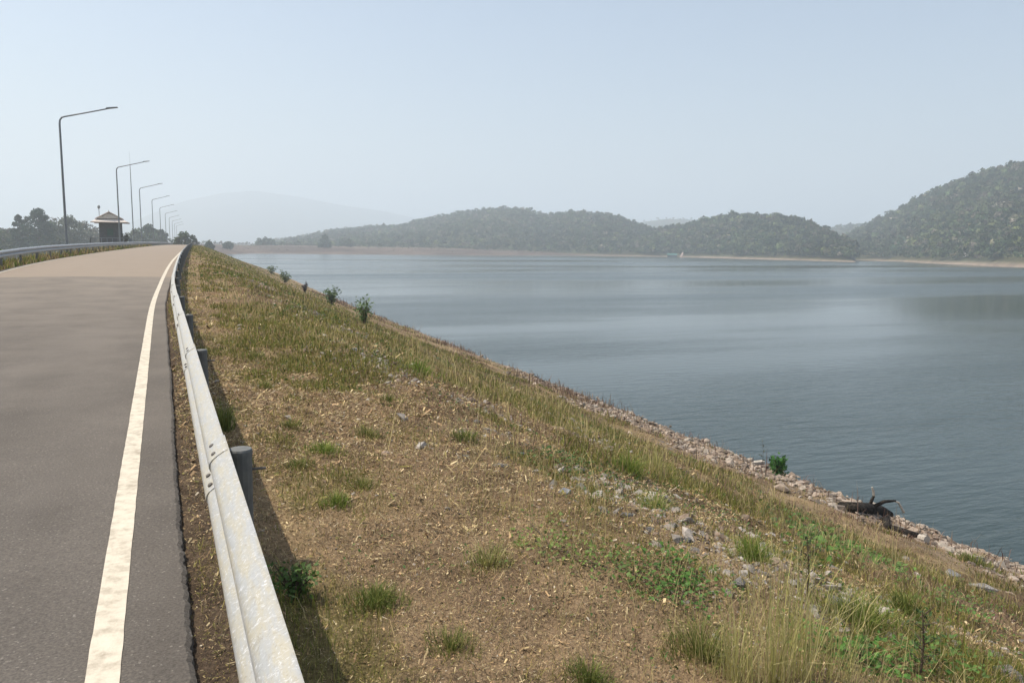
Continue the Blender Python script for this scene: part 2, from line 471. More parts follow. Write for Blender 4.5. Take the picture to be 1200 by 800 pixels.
def edge_line(name, u0, u1, y0, y1, n, parent):
    ys = np.linspace(y0, y1, n)
    j = 0.004 * (vnoise(ys * 7, ys * 0, 81) - 0.5); k = 0.004 * (vnoise(ys * 7, ys * 0, 83) - 0.5)
    zf = lambda u: z_road(ys) + (0.03 * (1 - np.abs(u + 3.1) / 3.1)) + 0.004
    V = np.stack([np.stack([x_line(ys) + u0 + j, ys, zf(u0)], -1), np.stack([x_line(ys) + u1 + k, ys, zf(u1)], -1)], 1)
    me = mesh_np(name, V.reshape(-1, 3), grid_faces(n, 2)[:, ::-1], mats=[M_LINE])
    return link(name, me, parent)
edge_line('edge_line', -0.058, 0.058, -6, JOINT, 500, road)
edge_line('edge_line', -0.058, 0.058, JOINT, 415, 500, road_far)
edge_line('edge_line', -5.92, -5.80, -6, JOINT, 200, road)
edge_line('edge_line', -5.92, -5.80, JOINT, 415, 500, road_far)

# ---- water
m = bpy.data.materials.new('lake_water'); t, out = nt(m)
tc = N(t, 'ShaderNodeTexCoord')
b = N(t, 'ShaderNodeBsdfPrincipled')
b.inputs['Base Color'].default_value = (0.024, 0.039, 0.036, 1)
b.inputs['IOR'].default_value = 1.33
b.inputs['Specular IOR Level'].default_value = 0.5
mpw = N(t, 'ShaderNodeMapping'); mpw.inputs['Scale'].default_value = (1, 1.0, 1); mpw.inputs['Rotation'].default_value = (0, 0, R(25))
t.links.new(tc.outputs['Object'], mpw.inputs['Vector'])
w1 = N(t, 'ShaderNodeTexNoise'); w1.inputs['Scale'].default_value = 1.1; w1.inputs['Detail'].default_value = 4; w1.inputs['Roughness'].default_value = 0.6
mpr = N(t, 'ShaderNodeMapping'); mpr.inputs['Scale'].default_value = (0.45, 1.5, 1); mpr.inputs['Rotation'].default_value = (0, 0, R(22))
t.links.new(tc.outputs['Object'], mpr.inputs['Vector'])
t.links.new(mpr.outputs[0], w1.inputs['Vector'])
# wind lanes: broad streaks where ripples are stronger or calmer
mpl = N(t, 'ShaderNodeMapping'); mpl.inputs['Scale'].default_value = (0.0045, 0.021, 1); mpl.inputs['Rotation'].default_value = (0, 0, R(22))
t.links.new(tc.outputs['Object'], mpl.inputs['Vector'])
w2 = N(t, 'ShaderNodeTexNoise'); w2.inputs['Scale'].default_value = 1.0; w2.inputs['Detail'].default_value = 5; w2.inputs['Roughness'].default_value = 0.55
t.links.new(mpl.outputs[0], w2.inputs['Vector'])
mr = N(t, 'ShaderNodeMapRange'); mr.inputs['From Min'].default_value = 0.43; mr.inputs['From Max'].default_value = 0.58
mr.inputs['To Min'].default_value = 0.08; mr.inputs['To Max'].default_value = 1.0
t.links.new(w2.outputs['Fac'], mr.inputs['Value'])
bp = N(t, 'ShaderNodeBump'); bp.inputs['Distance'].default_value = 0.16
t.links.new(mr.outputs[0], bp.inputs['Strength'])
t.links.new(w1.outputs['Fac'], bp.inputs['Height'])
t.links.new(bp.outputs[0], b.inputs['Normal'])
mr2 = N(t, 'ShaderNodeMapRange'); mr2.inputs['From Min'].default_value = 0.36; mr2.inputs['From Max'].default_value = 0.64
mr2.inputs['To Min'].default_value = 0.08; mr2.inputs['To Max'].default_value = 0.25
t.links.new(w2.outputs['Fac'], mr2.inputs['Value']); t.links.new(mr2.outputs[0], b.inputs['Roughness'])
t.links.new(b.outputs[0], out.inputs[0])
link('water', mesh_np('water', np.array([[10, -300, WATER], [4000, -300, WATER], [4000, 4000, WATER], [10, 4000, WATER]]), np.array([[0, 1, 2, 3]]), mats=[m]), kind='structure')

# ---- hills and the far shore, each at its own distance
tree_pts = []   # forest trees: x, y, z, height, palette
def interp_px(tab, az):
    a = np.array([azim(p[0]) for p in tab]); v = np.array([p[1] for p in tab])
    return np.interp(az, a, v)

def hill(name, sil, shore, ridge, n_az, n_t, seed, lift=6.0, power=0.85, back=1.7, colour=(0.055, 0.06, 0.03), sand=True, mat=None, z0=WATER - 0.15):
    """sil: (pixel x, pixel y) of the skyline; shore, ridge: (pixel x, metres)"""
    a = np.array([azim(p[0]) for p in sil])
    az = np.linspace(a[0], a[-1], n_az)
    sl = np.interp(az, a, [slope_to(*p) for p in sil])
    Rs = interp_px(shore, az); Rr = interp_px(ridge, az)
    H = CAM[2] + sl * Rr - lift
    tt = np.concatenate([np.linspace(0, 1, n_t), np.linspace(1, back, n_t // 2)[1:]])
    T, A = np.meshgrid(tt, az)
    r = Rs[:, None] + T * (Rr - Rs)[:, None]
    rise = np.where(T <= 1, np.clip(T, 0, 1) ** power, 1 - smooth(1, back, T) * 1.0)
    x = r * np.sin(A); y = r * np.cos(A)
    fold = (fbm(x / 90, y / 90, seed, 4) - 0.5) * 0.45 * np.clip(4 * T * (1 - T), 0, 1)
    fold = np.where(T > 1, 0, fold)
    z = z0 + (H[:, None] - z0) * np.clip(rise * (1 + fold), 0, 1.02)
    cc = mixc(np.array(colour), np.array(colour) * np.array([1.5, 1.25, 1.1]), smooth(0.4, 0.65, fbm(x / 60, y / 60, seed + 5, 3)))
    if sand:
        cc = mixc(cc, np.array([0.25, 0.19, 0.15]), 1 - smooth(WATER + 0.5, WATER + 1.4 , z + 1.2 * (fbm(x / 18, y / 18, seed + 9, 2) - .5)))
    link(name, mesh_np(name, np.stack([x, y, z], -1).reshape(-1, 3), grid_faces(n_az, len(tt))[:, ::-1], col=cc.reshape(-1, 3), mats=[mat or M_HILL], smooth_faces=True), kind='structure')
    return az, Rs, Rr, tt, z

def scatter(h, n, seed, hmin=7, hmax=12, tmin=0.02, tmax=1.12, minz=WATER + 1.4):
    az, Rs, Rr, tt, z = h
    g = np.random.default_rng(seed)
    A = g.uniform(0, 1, n) * (len(az) - 1); i = A.astype(int); fa = A - i; i = np.clip(i, 0, len(az) - 2)
    t = tmin + (tmax - tmin) * g.uniform(0, 1, n)
    j = np.clip(np.searchsorted(tt, t) - 1, 0, len(tt) - 2); ft = (t - tt[j]) / (tt[j + 1] - tt[j])
    zz = (z[i, j] * (1 - fa) + z[i + 1, j] * fa) * (1 - ft) + (z[i, j + 1] * (1 - fa) + z[i + 1, j + 1] * fa) * ft
    a = az[i] * (1 - fa) + az[i + 1] * fa
    rs = Rs[i] * (1 - fa) + Rs[i + 1] * fa; rr = Rr[i] * (1 - fa) + Rr[i + 1] * fa
    r = rs + t * (rr - rs)
    ok = zz > minz
    hh = g.uniform(hmin, hmax, n) * np.clip(g.lognormal(-0.42, 0.3, n), 0.35, 1.1)
    return np.stack([r * np.sin(a), r * np.cos(a), zz, hh], -1)[ok]

# faint mountain far behind
hill('mountain', [(60, 285), (150, 262), (215, 236), (262, 226), (300, 223), (350, 230), (400, 240), (450, 247), (500, 258), (600, 275), (700, 289)],
     [(0, 4500), (800, 4500)], [(0, 5600), (800, 5600)], 80, 12, 201, lift=2, sand=False, back=1.5, z0=-11.9)
# ridge in the gap between the wooded headland and the right hand hill, and one beyond the left ridge
hD = hill('hill', [(900, 290), (930, 276), (962, 267), (985, 262), (1008, 261), (1040, 262), (1090, 268), (1150, 292)],
          [(880, 1300), (1160, 1300)], [(880, 1750), (1160, 1750)], 60, 14, 231, lift=7, sand=False)
hF = hill('hill', [(690, 290), (720, 268), (750, 258), (780, 254), (810, 255), (840, 259), (900, 275), (940, 292)],
          [(660, 2100), (960, 2100)], [(660, 2600), (960, 2600)], 60, 14, 236, lift=7, sand=False)
# left wooded ridge
hA = hill('hill', [(286, 292), (310, 284), (345, 278), (390, 269.5), (430, 266), (468, 263), (498, 256.5), (540, 247.5), (565, 244.5), (588, 242), (612, 243.5), (639, 250.5),
                   (660, 248), (678, 247), (703, 249), (725, 253), (748, 264), (770, 268), (800, 278), (830, 293)],
          [(280, 900), (640, 880), (700, 845), (760, 852), (840, 860)], [(280, 1500), (600, 1250), (700, 1120), (840, 1050)], 150, 30, 211)
# wooded headland in the middle
hB = hill('hill', [(738, 294), (752, 276), (767, 268), (782, 265), (798, 262), (824, 255.5), (858, 249.5), (885, 250), (909, 252), (934, 255.5), (953, 261.5), (972, 270), (988, 279), (1000, 286), (1006, 300), (1009, 306)],
          [(730, 855), (790, 852), (860, 758), (940, 690), (1000, 634), (1012, 630)], [(730, 1020), (860, 920), (960, 800), (1000, 710), (1012, 670)], 120, 26, 221, lift=7)
# high hill on the right
hC = hill('hill', [(972, 292), (990, 275), (1020, 258.5), (1046, 244.5), (1066, 234.5), (1090, 221.5), (1104, 215), (1126, 206.5), (1150, 197.5), (1176, 191), (1200, 187), (1260, 172), (1330, 165), (1420, 178), (1500, 215), (1580, 270)],
          [(970, 760), (1045, 735), (1100, 618), (1140, 585), (1200, 532), (1300, 470), (1600, 430)], [(970, 1200), (1100, 980), (1200, 900), (1600, 780)], 140, 34, 241, lift=7, power=0.95)

for h, n, s in ((hD, 2600, 1), (hF, 1100, 7), (hA, 11500, 2), (hB, 6500, 3), (hC, 11500, 4)):
    tree_pts.append(scatter(h, n, 300 + s))
TP = np.concatenate(tree_pts)

def forest(name, TP, nleaf, seed, pal, label, cat):
    """crowns of many small leaf faces, one mass"""
    g = np.random.default_rng(seed)
    n = len(TP)
    h = TP[:, 3]
    wid = h * g.uniform(0.30, 0.44, n)
    tone = g.lognormal(0, 0.32, n)
    pi = g.choice(len(pal), n, p=[p[1] for p in pal])
    patch = 0.45 + 0.7 * fbm(TP[:, 0] / 70, TP[:, 1] / 70, seed, 3)
    base = np.array([p[0] for p in pal])[pi] * (tone * patch)[:, None]
    d = g.normal(size=(n, nleaf, 3)); d /= np.linalg.norm(d, axis=2, keepdims=True)
    d[..., 2] = np.abs(d[..., 2]) * 1.0 - 0.35
    rad = g.uniform(0.55, 1.05, (n, nleaf, 1))
    ctr = TP[:, None, :3] + d * rad * np.stack([wid, wid, h * 0.42], -1)[:, None, :]
    ctr[..., 2] += (h * 0.55)[:, None]
    nrm = d + g.normal(size=d.shape) * 0.55
    nrm /= np.linalg.norm(nrm, axis=2, keepdims=True)
    ref = g.normal(size=d.shape)
    a = np.cross(nrm, ref); a /= np.linalg.norm(a, axis=2, keepdims=True)
    b = np.cross(nrm, a)
    s = (h[:, None, None] * g.uniform(0.08, 0.19, (n, nleaf, 1)))
    s2 = s * g.uniform(0.6, 1.0, s.shape)
    V = np.stack([ctr - a * s - b * s2 * 0.5, ctr + a * s - b * s2 * 0.6, ctr + b * s2 * 1.1], 2)
    colr = base[:, None, :] * g.uniform(0.7, 1.3, (n, nleaf, 1))
    colv = np.repeat(colr[:, :, None, :], 3, axis=2).reshape(-1, 3)
    V = V.reshape(-1, 3)
    F = np.arange(len(V)).reshape(-1, 3)
    return link(name, mesh_np(name, V, F, col=colv, mats=[M_FOREST]), kind='stuff', label=label, category=cat)

PAL = [((0.070, 0.098, 0.042), .30), ((0.10, 0.118, 0.055), .25), ((0.044, 0.070, 0.034), .22), ((0.15, 0.135, 0.085), .12), ((0.15, 0.165, 0.06), .07), ((0.22, 0.19, 0.15), .04)]
forest('forest', TP, 22, 401, PAL, 'dense hazy woodland covering the hills across the lake', 'forest')

# ---- low brown shore between the dam's end and the left ridge
az = np.linspace(azim(-80), azim(742), 220)
tt = np.concatenate([np.linspace(0, 0.1, 8), np.linspace(0.13, 1.0, 30)])
T, A = np.meshgrid(tt, az)
Rs = interp_px([(-80, 440), (150, 450), (226, 500), (262, 680), (300, 765), (420, 760), (560, 790), (640, 820), (742, 845)], az)
r = Rs[:, None] * (1 + 0.012 * (fbm(A * 40, A * 0, 251, 3)[:, :] - .5)) + T * (1500 - Rs[:, None])
x = r * np.sin(A); y = r * np.cos(A)
topz = interp_px([(-80, -3.0), (180, -1.0), (240, 2.0), (330, 1.6), (450, 1.2), (600, 0.0), (690, -2.6), (742, -5.0)], az)
z = (WATER - 0.1) + (topz[:, None] - WATER + 0.1) * np.clip(T / 0.17, 0, 1) ** 0.8 + 0.9 * (fbm(x / 25, y / 25, 253, 3) - 0.5) * smooth(0.02, 0.1, T)
cc = mixc(np.array([0.075, 0.054, 0.043]), np.array([0.125, 0.09, 0.07]), smooth(0.4, 0.62, fbm(x / 40, y / 14, 255, 4)))
cc = mixc(cc, np.array([0.10, 0.095, 0.05]), smooth(0.5, 0.7, fbm(x / 60, y / 30, 256, 3)) * 0.7 * smooth(0.05, 0.2, T))
cc = mixc(cc, np.array([0.17, 0.125, 0.10]), (1 - smooth(WATER + 0.2, WATER + 0.8, z)) * 0.7)
link('shore', mesh_np('shore', np.stack([x, y, z], -1).reshape(-1, 3), grid_faces(len(az), len(tt))[:, ::-1], col=cc.reshape(-1, 3), mats=[M_HILL], smooth_faces=True), kind='structure')
SH = (az, Rs, np.full(len(az), 1500.0), tt, z)
sc_pts = scatter(SH, 5200, 77, 1.2, 3.6, tmin=0.02, tmax=0.7, minz=WATER + 0.9)
forest('scrub', sc_pts, 9, 402, [((0.11, 0.08, 0.06), .45), ((0.085, 0.075, 0.04), .30), ((0.14, 0.105, 0.08), .25)], 'low brown scrub on the flat far shore', 'scrub')
sc2 = scatter(SH, 620, 78, 3.0, 6.0, tmin=0.17, tmax=0.6)
forest('shore_bushes', sc2, 16, 403, PAL, 'bluish band of bushes behind the flat brown shore', 'bushes')

# ================================================================== GUARD RAILS
PROF = [(0.004, 0.310), (0.022, 0.303), (0.050, 0.283), (0.072, 0.262), (0.081, 0.246), (0.081, 0.224), (0.072, 0.206), (0.045, 0.184), (0.012, 0.163), (0.006, 0.155),
        (0.012, 0.147), (0.045, 0.126), (0.072, 0.104), (0.081, 0.086), (0.081, 0.064), (0.072, 0.048), (0.050, 0.027), (0.022, 0.007), (0.004, 0.0)]

def rail_panel(y0, y1, ub, side, zb, mat, parent, nseg=5, lean=0.0):
    """one corrugated beam panel; side=-1 bulges towards -x"""
    P = np.array(PROF); P[:, 0] += lean * (0.31 - P[:, 1])
    ys = np.linspace(y0 - 0.16, y1 + 0.16, nseg)
    rows = []
    for i, y in enumerate(ys):
        proud = 0.007 * (1 - i / (nseg - 1))
        outer = np.stack([x_line(y) + ub + side * (P[:, 0] + proud), np.full(len(P), y), z_road(y) + zb + P[:, 1]], -1)
        inner = np.stack([x_line(y) + ub + side * (P[:, 0] + proud - 0.0035), np.full(len(P), y), z_road(y) + zb + P[:, 1]], -1)
        rows.append(np.concatenate([outer, inner[::-1]]))
    V = np.array(rows); k = V.shape[1]
    f = [(i * k + j, i * k + (j + 1) % k, (i + 1) * k + (j + 1) % k, (i + 1) * k + j) for i in range(nseg - 1) for j in range(k)]
    f += [tuple(range(k))[::-1], tuple((nseg - 1) * k + j for j in range(k))]
    me = bpy.data.meshes.new('rail_panel'); me.from_pydata([tuple(map(float, p)) for p in V.reshape(-1, 3)], [], f); me.materials.append(mat)
    me.shade_smooth(); me.set_sharp_from_angle(angle=R(40)); me.update()
    return link('rail_panel', me, parent)

def post_meshes(h, mat):
    p = MB().tube([(0, 0, -0.5), (0, 0, h - 0.012)], 0.057, 14).mesh('post', mat, False)
    cp = MB().tube([(0, 0, h - 0.03), (0, 0, h - 0.006), (0, 0, h + 0.004), (0, 0, h + 0.008)], [0.0605, 0.0605, 0.056, 0.02], 14).mesh('post_cap', mat, False)
    return p, cp
bolt_me = MB().tube([(0, 0, -0.004), (0, 0, 0.004), (0, 0, 0.009)], [0.014, 0.0135, 0.007], 10).mesh('bolt', M_BOLT)
brk_me = MB().tube([(0.05, 0, 0), (0.125, 0, 0)], [0.009, 0.008], 6).mesh('through_bolt', M_BOLT)

def guardrail(ys, ub, side, zb, ph, up, rail_mat, post_mat, label, bolts_upto):
    root = empty('guardrail', (float(x_line(ys[0]) + ub), ys[0], float(z_road(ys[0]))), label, 'guardrail', 'crash barriers along the dam road')
    inv = Matrix.Translation(-root.location)
    pm, cm = post_meshes(ph, post_mat)
    for i, y in enumerate(ys):
        x = float(x_line(y) + up); z = float(z_road(y))
        tilt = Matrix.Rotation(R(random.uniform(-1.2, 1.2)), 4, 'Y')
        po = link('post', pm, root); po.matrix_local = inv @ Matrix.Translation((x, y, z)) @ tilt
        if y < 130: link('post_cap', cm, po)
        if y < bolts_upto:
            bk = link('through_bolt', brk_me, po); bk.location = (0, 0, zb + 0.155); bk.scale = (-side, 1, 1)
        if i + 1 < len(ys):
            pn = rail_panel(y, ys[i + 1], ub, side, zb, rail_mat, root, lean=0.12 if side < 0 else 0.0)
            pn.matrix_local = inv
            if y < bolts_upto:
                for (pd, ph_, dirn) in ((0.062, 0.274, (0.62, 0.78)), (0.064, 0.117, (0.55, 0.84)), (0.064, 0.198, (0.55, -0.84)), (0.062, 0.040, (0.62, -0.78))):
                    for dy in (-0.085, 0.085):
                        bo = link('bolt', bolt_me, pn)
                        n = Vector((side * dirn[0], 0, dirn[1]))
                        bo.matrix_local = Matrix.Translation((float(x_line(y + dy)) + ub + side * (pd + 0.004 + (0.12 * (0.31 - ph_) if side < 0 else 0)), y + dy, z + zb + ph_)) @ n.to_track_quat('Z', 'Y').to_matrix().to_4x4()
    return root

guardrail([4.12 + 4 * k for k in range(-2, 82)], 0.530, -1, 0.27, 0.535, 0.590, M_RAIL, M_POST,
          'whitish corrugated steel guardrail on round posts along the grassy lake side', 22)
guardrail([18 + 4 * k for k in range(0, 80)], -6.30, 1, 0.44, 0.71, -6.37, M_RAILF, M_POST,
          'grey corrugated guardrail along the far left edge of the road', 0)

# ================================================================== STREET LAMPS
def lamp_meshes():
    H = 9.0
    pole = MB().tube([(0, 0, -0.3), (0, 0, 0.9), (0, 0, H - 0.45), (0.03, 0, H - 0.22), (0.14, 0, H - 0.05), (0.32, 0, H + 0.02)], [0.085, 0.083, 0.06, 0.056, 0.053, 0.05], 10).mesh('pole', M_POLE, True)
    arm = MB().tube([(0.28, 0, H + 0.008), (1.6, 0, H + 0.36), (2.85, 0, H + 0.70)], [0.048, 0.044, 0.04], 8).mesh('arm', M_POLE, True)
    bm = bmesh.new(); bmesh.ops.create_cube(bm, size=1.0)
    bmesh.ops.scale(bm, vec=(0.72, 0.26, 0.10), verts=bm.verts); bmesh.ops.bevel(bm, geom=bm.edges[:], offset=0.03, segments=2, affect='EDGES')
    for v in bm.verts:
        if v.co.x > 0.2: v.co.z *= 0.55
    bmesh.ops.rotate(bm, cent=(0, 0, 0), matrix=Matrix.Rotation(R(-9), 3, 'Y'), verts=bm.verts)
    bmesh.ops.translate(bm, vec=(3.1, 0, H + 0.77), verts=bm.verts)
    hd = bpy.data.meshes.new('lamp_head'); bm.to_mesh(hd); bm.free(); hd.materials.append(M_POLE)
    base = MB().box((-0.2, -0.2, -0.3), (0.2, 0.2, 0.06)).mesh('base', M_POST)
    return pole, arm, hd, base
LM = lamp_meshes()
LAMP_LABEL = ['tallest street lamp in view, nearest the camera beyond the left guardrail',
              'second nearest street lamp, its pole crossing the front of the roofed hut',
              'third street lamp, right beside the thin straight mast',
              'fourth street lamp along the road, with its arm over the dark trees',
              'fifth street lamp along the left side of the road',
              'sixth street lamp along the left side of the road',
              'seventh street lamp along the left side of the road',
              'eighth street lamp, small and hazy near the end of the road',
              'ninth street lamp, tiny and faint near the end of the road',
              'farthest and faintest street lamp where the road vanishes']
for i, lab in enumerate(LAMP_LABEL):
    y = 58.6 + 40 * i
    root = empty('street_lamp', (-7.8, y, float(z_road(y)) - 0.05), lab, 'street lamp', 'street lamps along the dam road')
    root.rotation_euler.z = R(random.uniform(-2, 2)); root.scale.z = 1 + 0.02 * min(i, 3)
    for nme, me in zip(('pole', 'arm', 'lamp_head', 'base'), LM): link(nme, me, root)

# thin mast
y = 130.0
mp_ = place(157, 165); mp_[2] = CAM[2] + slope_to(157, 178) * 165 - 17.0
mast = empty('mast', mp_, 'thin straight lightning mast taller than the lamps, right of the hut', 'mast')
MB().tube([(0, 0, -6.0), (0, 0, 8), (0, 0, 14.4)], [0.11, 0.085, 0.05], 8).build('pole', M_POLE, mast)
MB().tube([(0, 0, 14.4), (0, 0, 17.0)], [0.02, 0.008], 6).build('spike', M_POLE, mast)
MB().box((-0.35, -0.35, -6.2), (0.35, 0.35, -5.2)).build('base', M_POST, mast)

# ================================================================== GATE HUT
M_WALL = surf('hut_wall', (0.085, 0.085, 0.088), (0.125, 0.12, 0.12), scale=3, rough=0.9)
M_WIN = surf('hut_shutter', (0.05, 0.085, 0.07), (0.07, 0.11, 0.09), scale=5, rough=0.5)
M_ROOF = surf('hut_roof_tiles', (0.36, 0.28, 0.245), (0.48, 0.39, 0.34), scale=5, rough=0.85, bump=0.3)
M_FASCIA = surf('hut_fascia', (0.55, 0.47, 0.41), (0.68, 0.61, 0.54), scale=4, rough=0.8)
M_CONC = surf('pale_concrete', (0.34, 0.32, 0.29), (0.48, 0.45, 0.41), scale=3, rough=0.9)
hy = 112.0
hp = place(131, 150); hp[2] = CAM[2] + slope_to(131, 260.5) * 150 - 3.72
hut = empty('gate_hut', hp, 'small square dam control hut with pale two-tier gabled roof behind the guardrail', 'hut')
MB().box((-2.6, -2.6, -11.5), (2.6, 2.6, -0.25)).build('tower', M_CONC, hut)
MB().box((-3.0, -3.0, -0.25), (3.0, 3.0, 0.0)).build('platform', M_CONC, hut)
MB().box((-1.65, -1.65, 0.0), (1.65, 1.65, 3.75)).build('wall', M_WALL, hut)
for sx in (-0.45,):
    w = MB().box((sx - 0.0, -1.68, 1.4), (sx + 0.95, -1.653, 2.6)).build('window', M_WIN, hut)
    fr = MB()
    for lo, hi in (((sx - 0.06, -1.72, 1.34), (sx + 1.01, -1.655, 1.40)), ((sx - 0.06, -1.72, 2.60), (sx + 1.01, -1.655, 2.66)), ((sx - 0.06, -1.72, 1.402), (sx - 0.001, -1.655, 2.598)), ((sx + 0.951, -1.72, 1.402), (sx + 1.01, -1.655, 2.598))):
        fr.box(lo, hi)
    fr.build('frame', M_WALL, w)
MB().box((1.653, -0.5, 0.02), (1.70, 0.45, 2.1)).build('door', M_WIN, hut)
# lower skirt roof
e, k, z0, z1 = 2.75, 1.75, 3.72, 4.30
sk = MB().add([(-e, -e, z0), (e, -e, z0), (e, e, z0), (-e, e, z0), (-k, -k, z1), (k, -k, z1), (k, k, z1), (-k, k, z1)],
         [(0, 1, 5, 4), (1, 2, 6, 5), (2, 3, 7, 6), (3, 0, 4, 7), (3, 2, 1, 0), (4, 5, 6, 7)]).build('roof_skirt', M_FASCIA, hut)
for s in (-1, 1):
    MB().box((-e - 0.03, s * e - 0.03, z0 - 0.16), (e + 0.03, s * e + 0.03, z0 + 0.0)).build('fascia_board', M_ROOF, sk)
# upper gable, its pediment towards the camera
gz, gw, gd = 5.35, 2.0, 2.05
rf = MB().add([(-gw, -gd, z1 - 0.06), (gw, -gd, z1 - 0.06), (0, -gd, gz), (-gw, gd, z1 - 0.06), (gw, gd, z1 - 0.06), (0, gd, gz)],
         [(0, 2, 5, 3), (1, 4, 5, 2), (0, 3, 4, 1), (3, 5, 4)]).build('roof', M_ROOF, hut)
MB().add([(-gw + 0.2, -gd - 0.01, z1 + 0.0), (gw - 0.2, -gd - 0.01, z1 + 0.0), (0, -gd - 0.01, gz - 0.14), (-gw + 0.2, -gd + 0.08, z1), (gw - 0.2, -gd + 0.08, z1), (0, -gd + 0.08, gz - 0.14)],
         [(0, 1, 2), (3, 5, 4), (0, 3, 4, 1), (1, 4, 5, 2), (2, 5, 3, 0)]).build('pediment', M_FASCIA, rf)
for s in (-1, 1):
    MB().tube([(s * (gw + 0.12), -gd - 0.08, z1 - 0.10), (0, -gd - 0.08, gz + 0.04)], 0.09, 6).build('barge_board', M_ROOF, rf)
MB().tube([(0, -gd - 0.1, gz), (0, -gd - 0.25, gz + 0.35)], [0.08, 0.02], 6).build('finial', M_ROOF, rf)
ant = MB().tube([(-1.55, -1.2, 4.2), (-1.55, -1.2, 6.2)], 0.05, 6).build('antenna', M_POLE, hut)
bl = bmesh.new(); bmesh.ops.create_icosphere(bl, subdivisions=2, radius=0.22); bmesh.ops.scale(bl, vec=(1, 1, 1.5), verts=bl.verts); bmesh.ops.translate(bl, vec=(-1.55, -1.2, 6.2), verts=bl.verts)
bme = bpy.data.meshes.new('siren'); bl.to_mesh(bme); bl.free(); bme.materials.append(M_POLE); link('siren', bme, ant)
for sx, sy, ex, ey in ((-2.9, -2.9, 2.9, -2.9), (2.9, -2.9, 2.9, 2.9), (-2.9, -2.9, -2.9, 2.9)):
    ra = MB().box((min(sx, ex) - 0.04, min(sy, ey) - 0.04, 0.98), (max(sx, ex) + 0.04, max(sy, ey) + 0.04, 1.08)).build('railing', M_POLE, hut)
    for q in range(8):
        px_, py_ = sx + (ex - sx) * q / 7, sy + (ey - sy) * q / 7
        MB().box((px_ - 0.05, py_ - 0.05, 0.0), (px_ + 0.05, py_ + 0.05, 0.978)).build('baluster', M_POLE, ra)

# ================================================================== TREES BELOW THE DAM (left) and on the far shore
def leaf_cloud(ctrs, size, cols, g, up=0.3, aspect=0.6):
    n = len(ctrs)
    nrm = g.normal(size=(n, 3)); nrm[:, 2] = np.abs(nrm[:, 2]) + up
    nrm /= np.linalg.norm(nrm, axis=1, keepdims=True)
    a = np.cross(nrm, g.normal(size=(n, 3))); a /= np.linalg.norm(a, axis=1, keepdims=True); b = np.cross(nrm, a)
    s = (size * g.uniform(0.6, 1.3, n))[:, None]
    V = np.stack([ctrs - a * s, ctrs - b * s * aspect * 0.8 + nrm * s * 0.1, ctrs + a * s, ctrs + b * s * aspect], 1).reshape(-1, 3)
    return V, np.arange(len(V)).reshape(-1, 4), np.repeat(cols, 4, axis=0)

def tree(name, loc, h, w, label, cat='tree', shape='round', nleaf=1500, tint=(0.06, 0.085, 0.03), seed=0, density=1.0, leaf=0.42, group=None, trunk_frac=0.3):
    g = np.random.default_rng(seed)
    root = empty(name, loc, label, cat, group)
    mb = MB()
    lean = g.uniform(-0.03, 0.03, 2) * h
    tp = [(0, 0, -0.3), (lean[0] * .3, lean[1] * .3, h * 0.35), (lean[0], lean[1], h * 0.9)]
    mb.tube(tp, [h * 0.022, h * 0.017, h * 0.004], 8)
    clumps = []
    nl = 16
    for k in range(nl):
        f = trunk_frac + (0.98 - trunk_frac) * (k + 0.5) / nl
        a = k * 2.4 + g.uniform(-.4, .4)
        q = (f - trunk_frac) / (1 - trunk_frac)
        if shape == 'cone': rad = w * 0.5 * (1.02 - q) ** 0.8
        elif shape == 'column': rad = w * 0.5 * (0.55 + 0.45 * math.sin(math.pi * min(1, q * 1.1 + 0.15)))
        elif shape == 'flat': rad = w * 0.5 * (0.35 + 0.75 * q)
        else: rad = w * 0.5 * math.sqrt(max(0.05, 1 - (2 * q - 0.85) ** 2 * 0.8))
        rad *= g.uniform(0.7, 1.1)
        p = np.array([lean[0] * f + math.cos(a) * rad * 0.72, lean[1] * f + math.sin(a) * rad * 0.72, h * f])
        st = np.array([lean[0] * f, lean[1] * f, h * max(0.15, f - 0.14)])
        mb.tube([st, (st + p) / 2 + np.array([0, 0, h * 0.015]), p], [h * 0.007, h * 0.005, h * 0.002], 5)
        clumps.append((p, max(rad * 0.55, w * 0.11)))
    clumps.append((np.array([lean[0], lean[1], h * 0.95]), w * (0.07 if shape == 'cone' else 0.2)))
    mb.build('trunk', M_BARK, root)
    per = int(nleaf * density / len(clumps)); C = []; K = []
    for p, rr in clumps:
        d = g.normal(size=(per, 3)); d /= np.linalg.norm(d, axis=1, keepdims=True)
        rr3 = rr * g.uniform(0.35, 1.1, (per, 1)) ** 0.7
        C.append(p + d * rr3 * np.array([1, 1, 0.75]))
        K.append(np.array(tint) * g.uniform(0.75, 1.3) * g.uniform(0.7, 1.35, (per, 1)))
    V, F, cv = leaf_cloud(np.concatenate(C), leaf, np.concatenate(K), g)
    link('crown', mesh_np('crown', V, F, col=cv, mats=[M_LEAF]), root)
    return root

GL = -11.6
def tree_px(px, py_top, dist, wpx, label, shape='round', tint=(0.06, 0.085, 0.03), nleaf=2200, density=1.3, base=GL, name='tree', group='trees below the dam', tf=0.3, leaf=None):
    p = place(px, dist, base)
    h = (CAM[2] + slope_to(px, py_top) * dist) - base
    w = wpx / F_PX * dist * 1.0
    tree(name, p, h, w, label, shape=shape, nleaf=nleaf, tint=tint, seed=int(px * 7 + dist), density=density, leaf=leaf or max(0.25, dist * 0.0017), group=group, trunk_frac=tf)

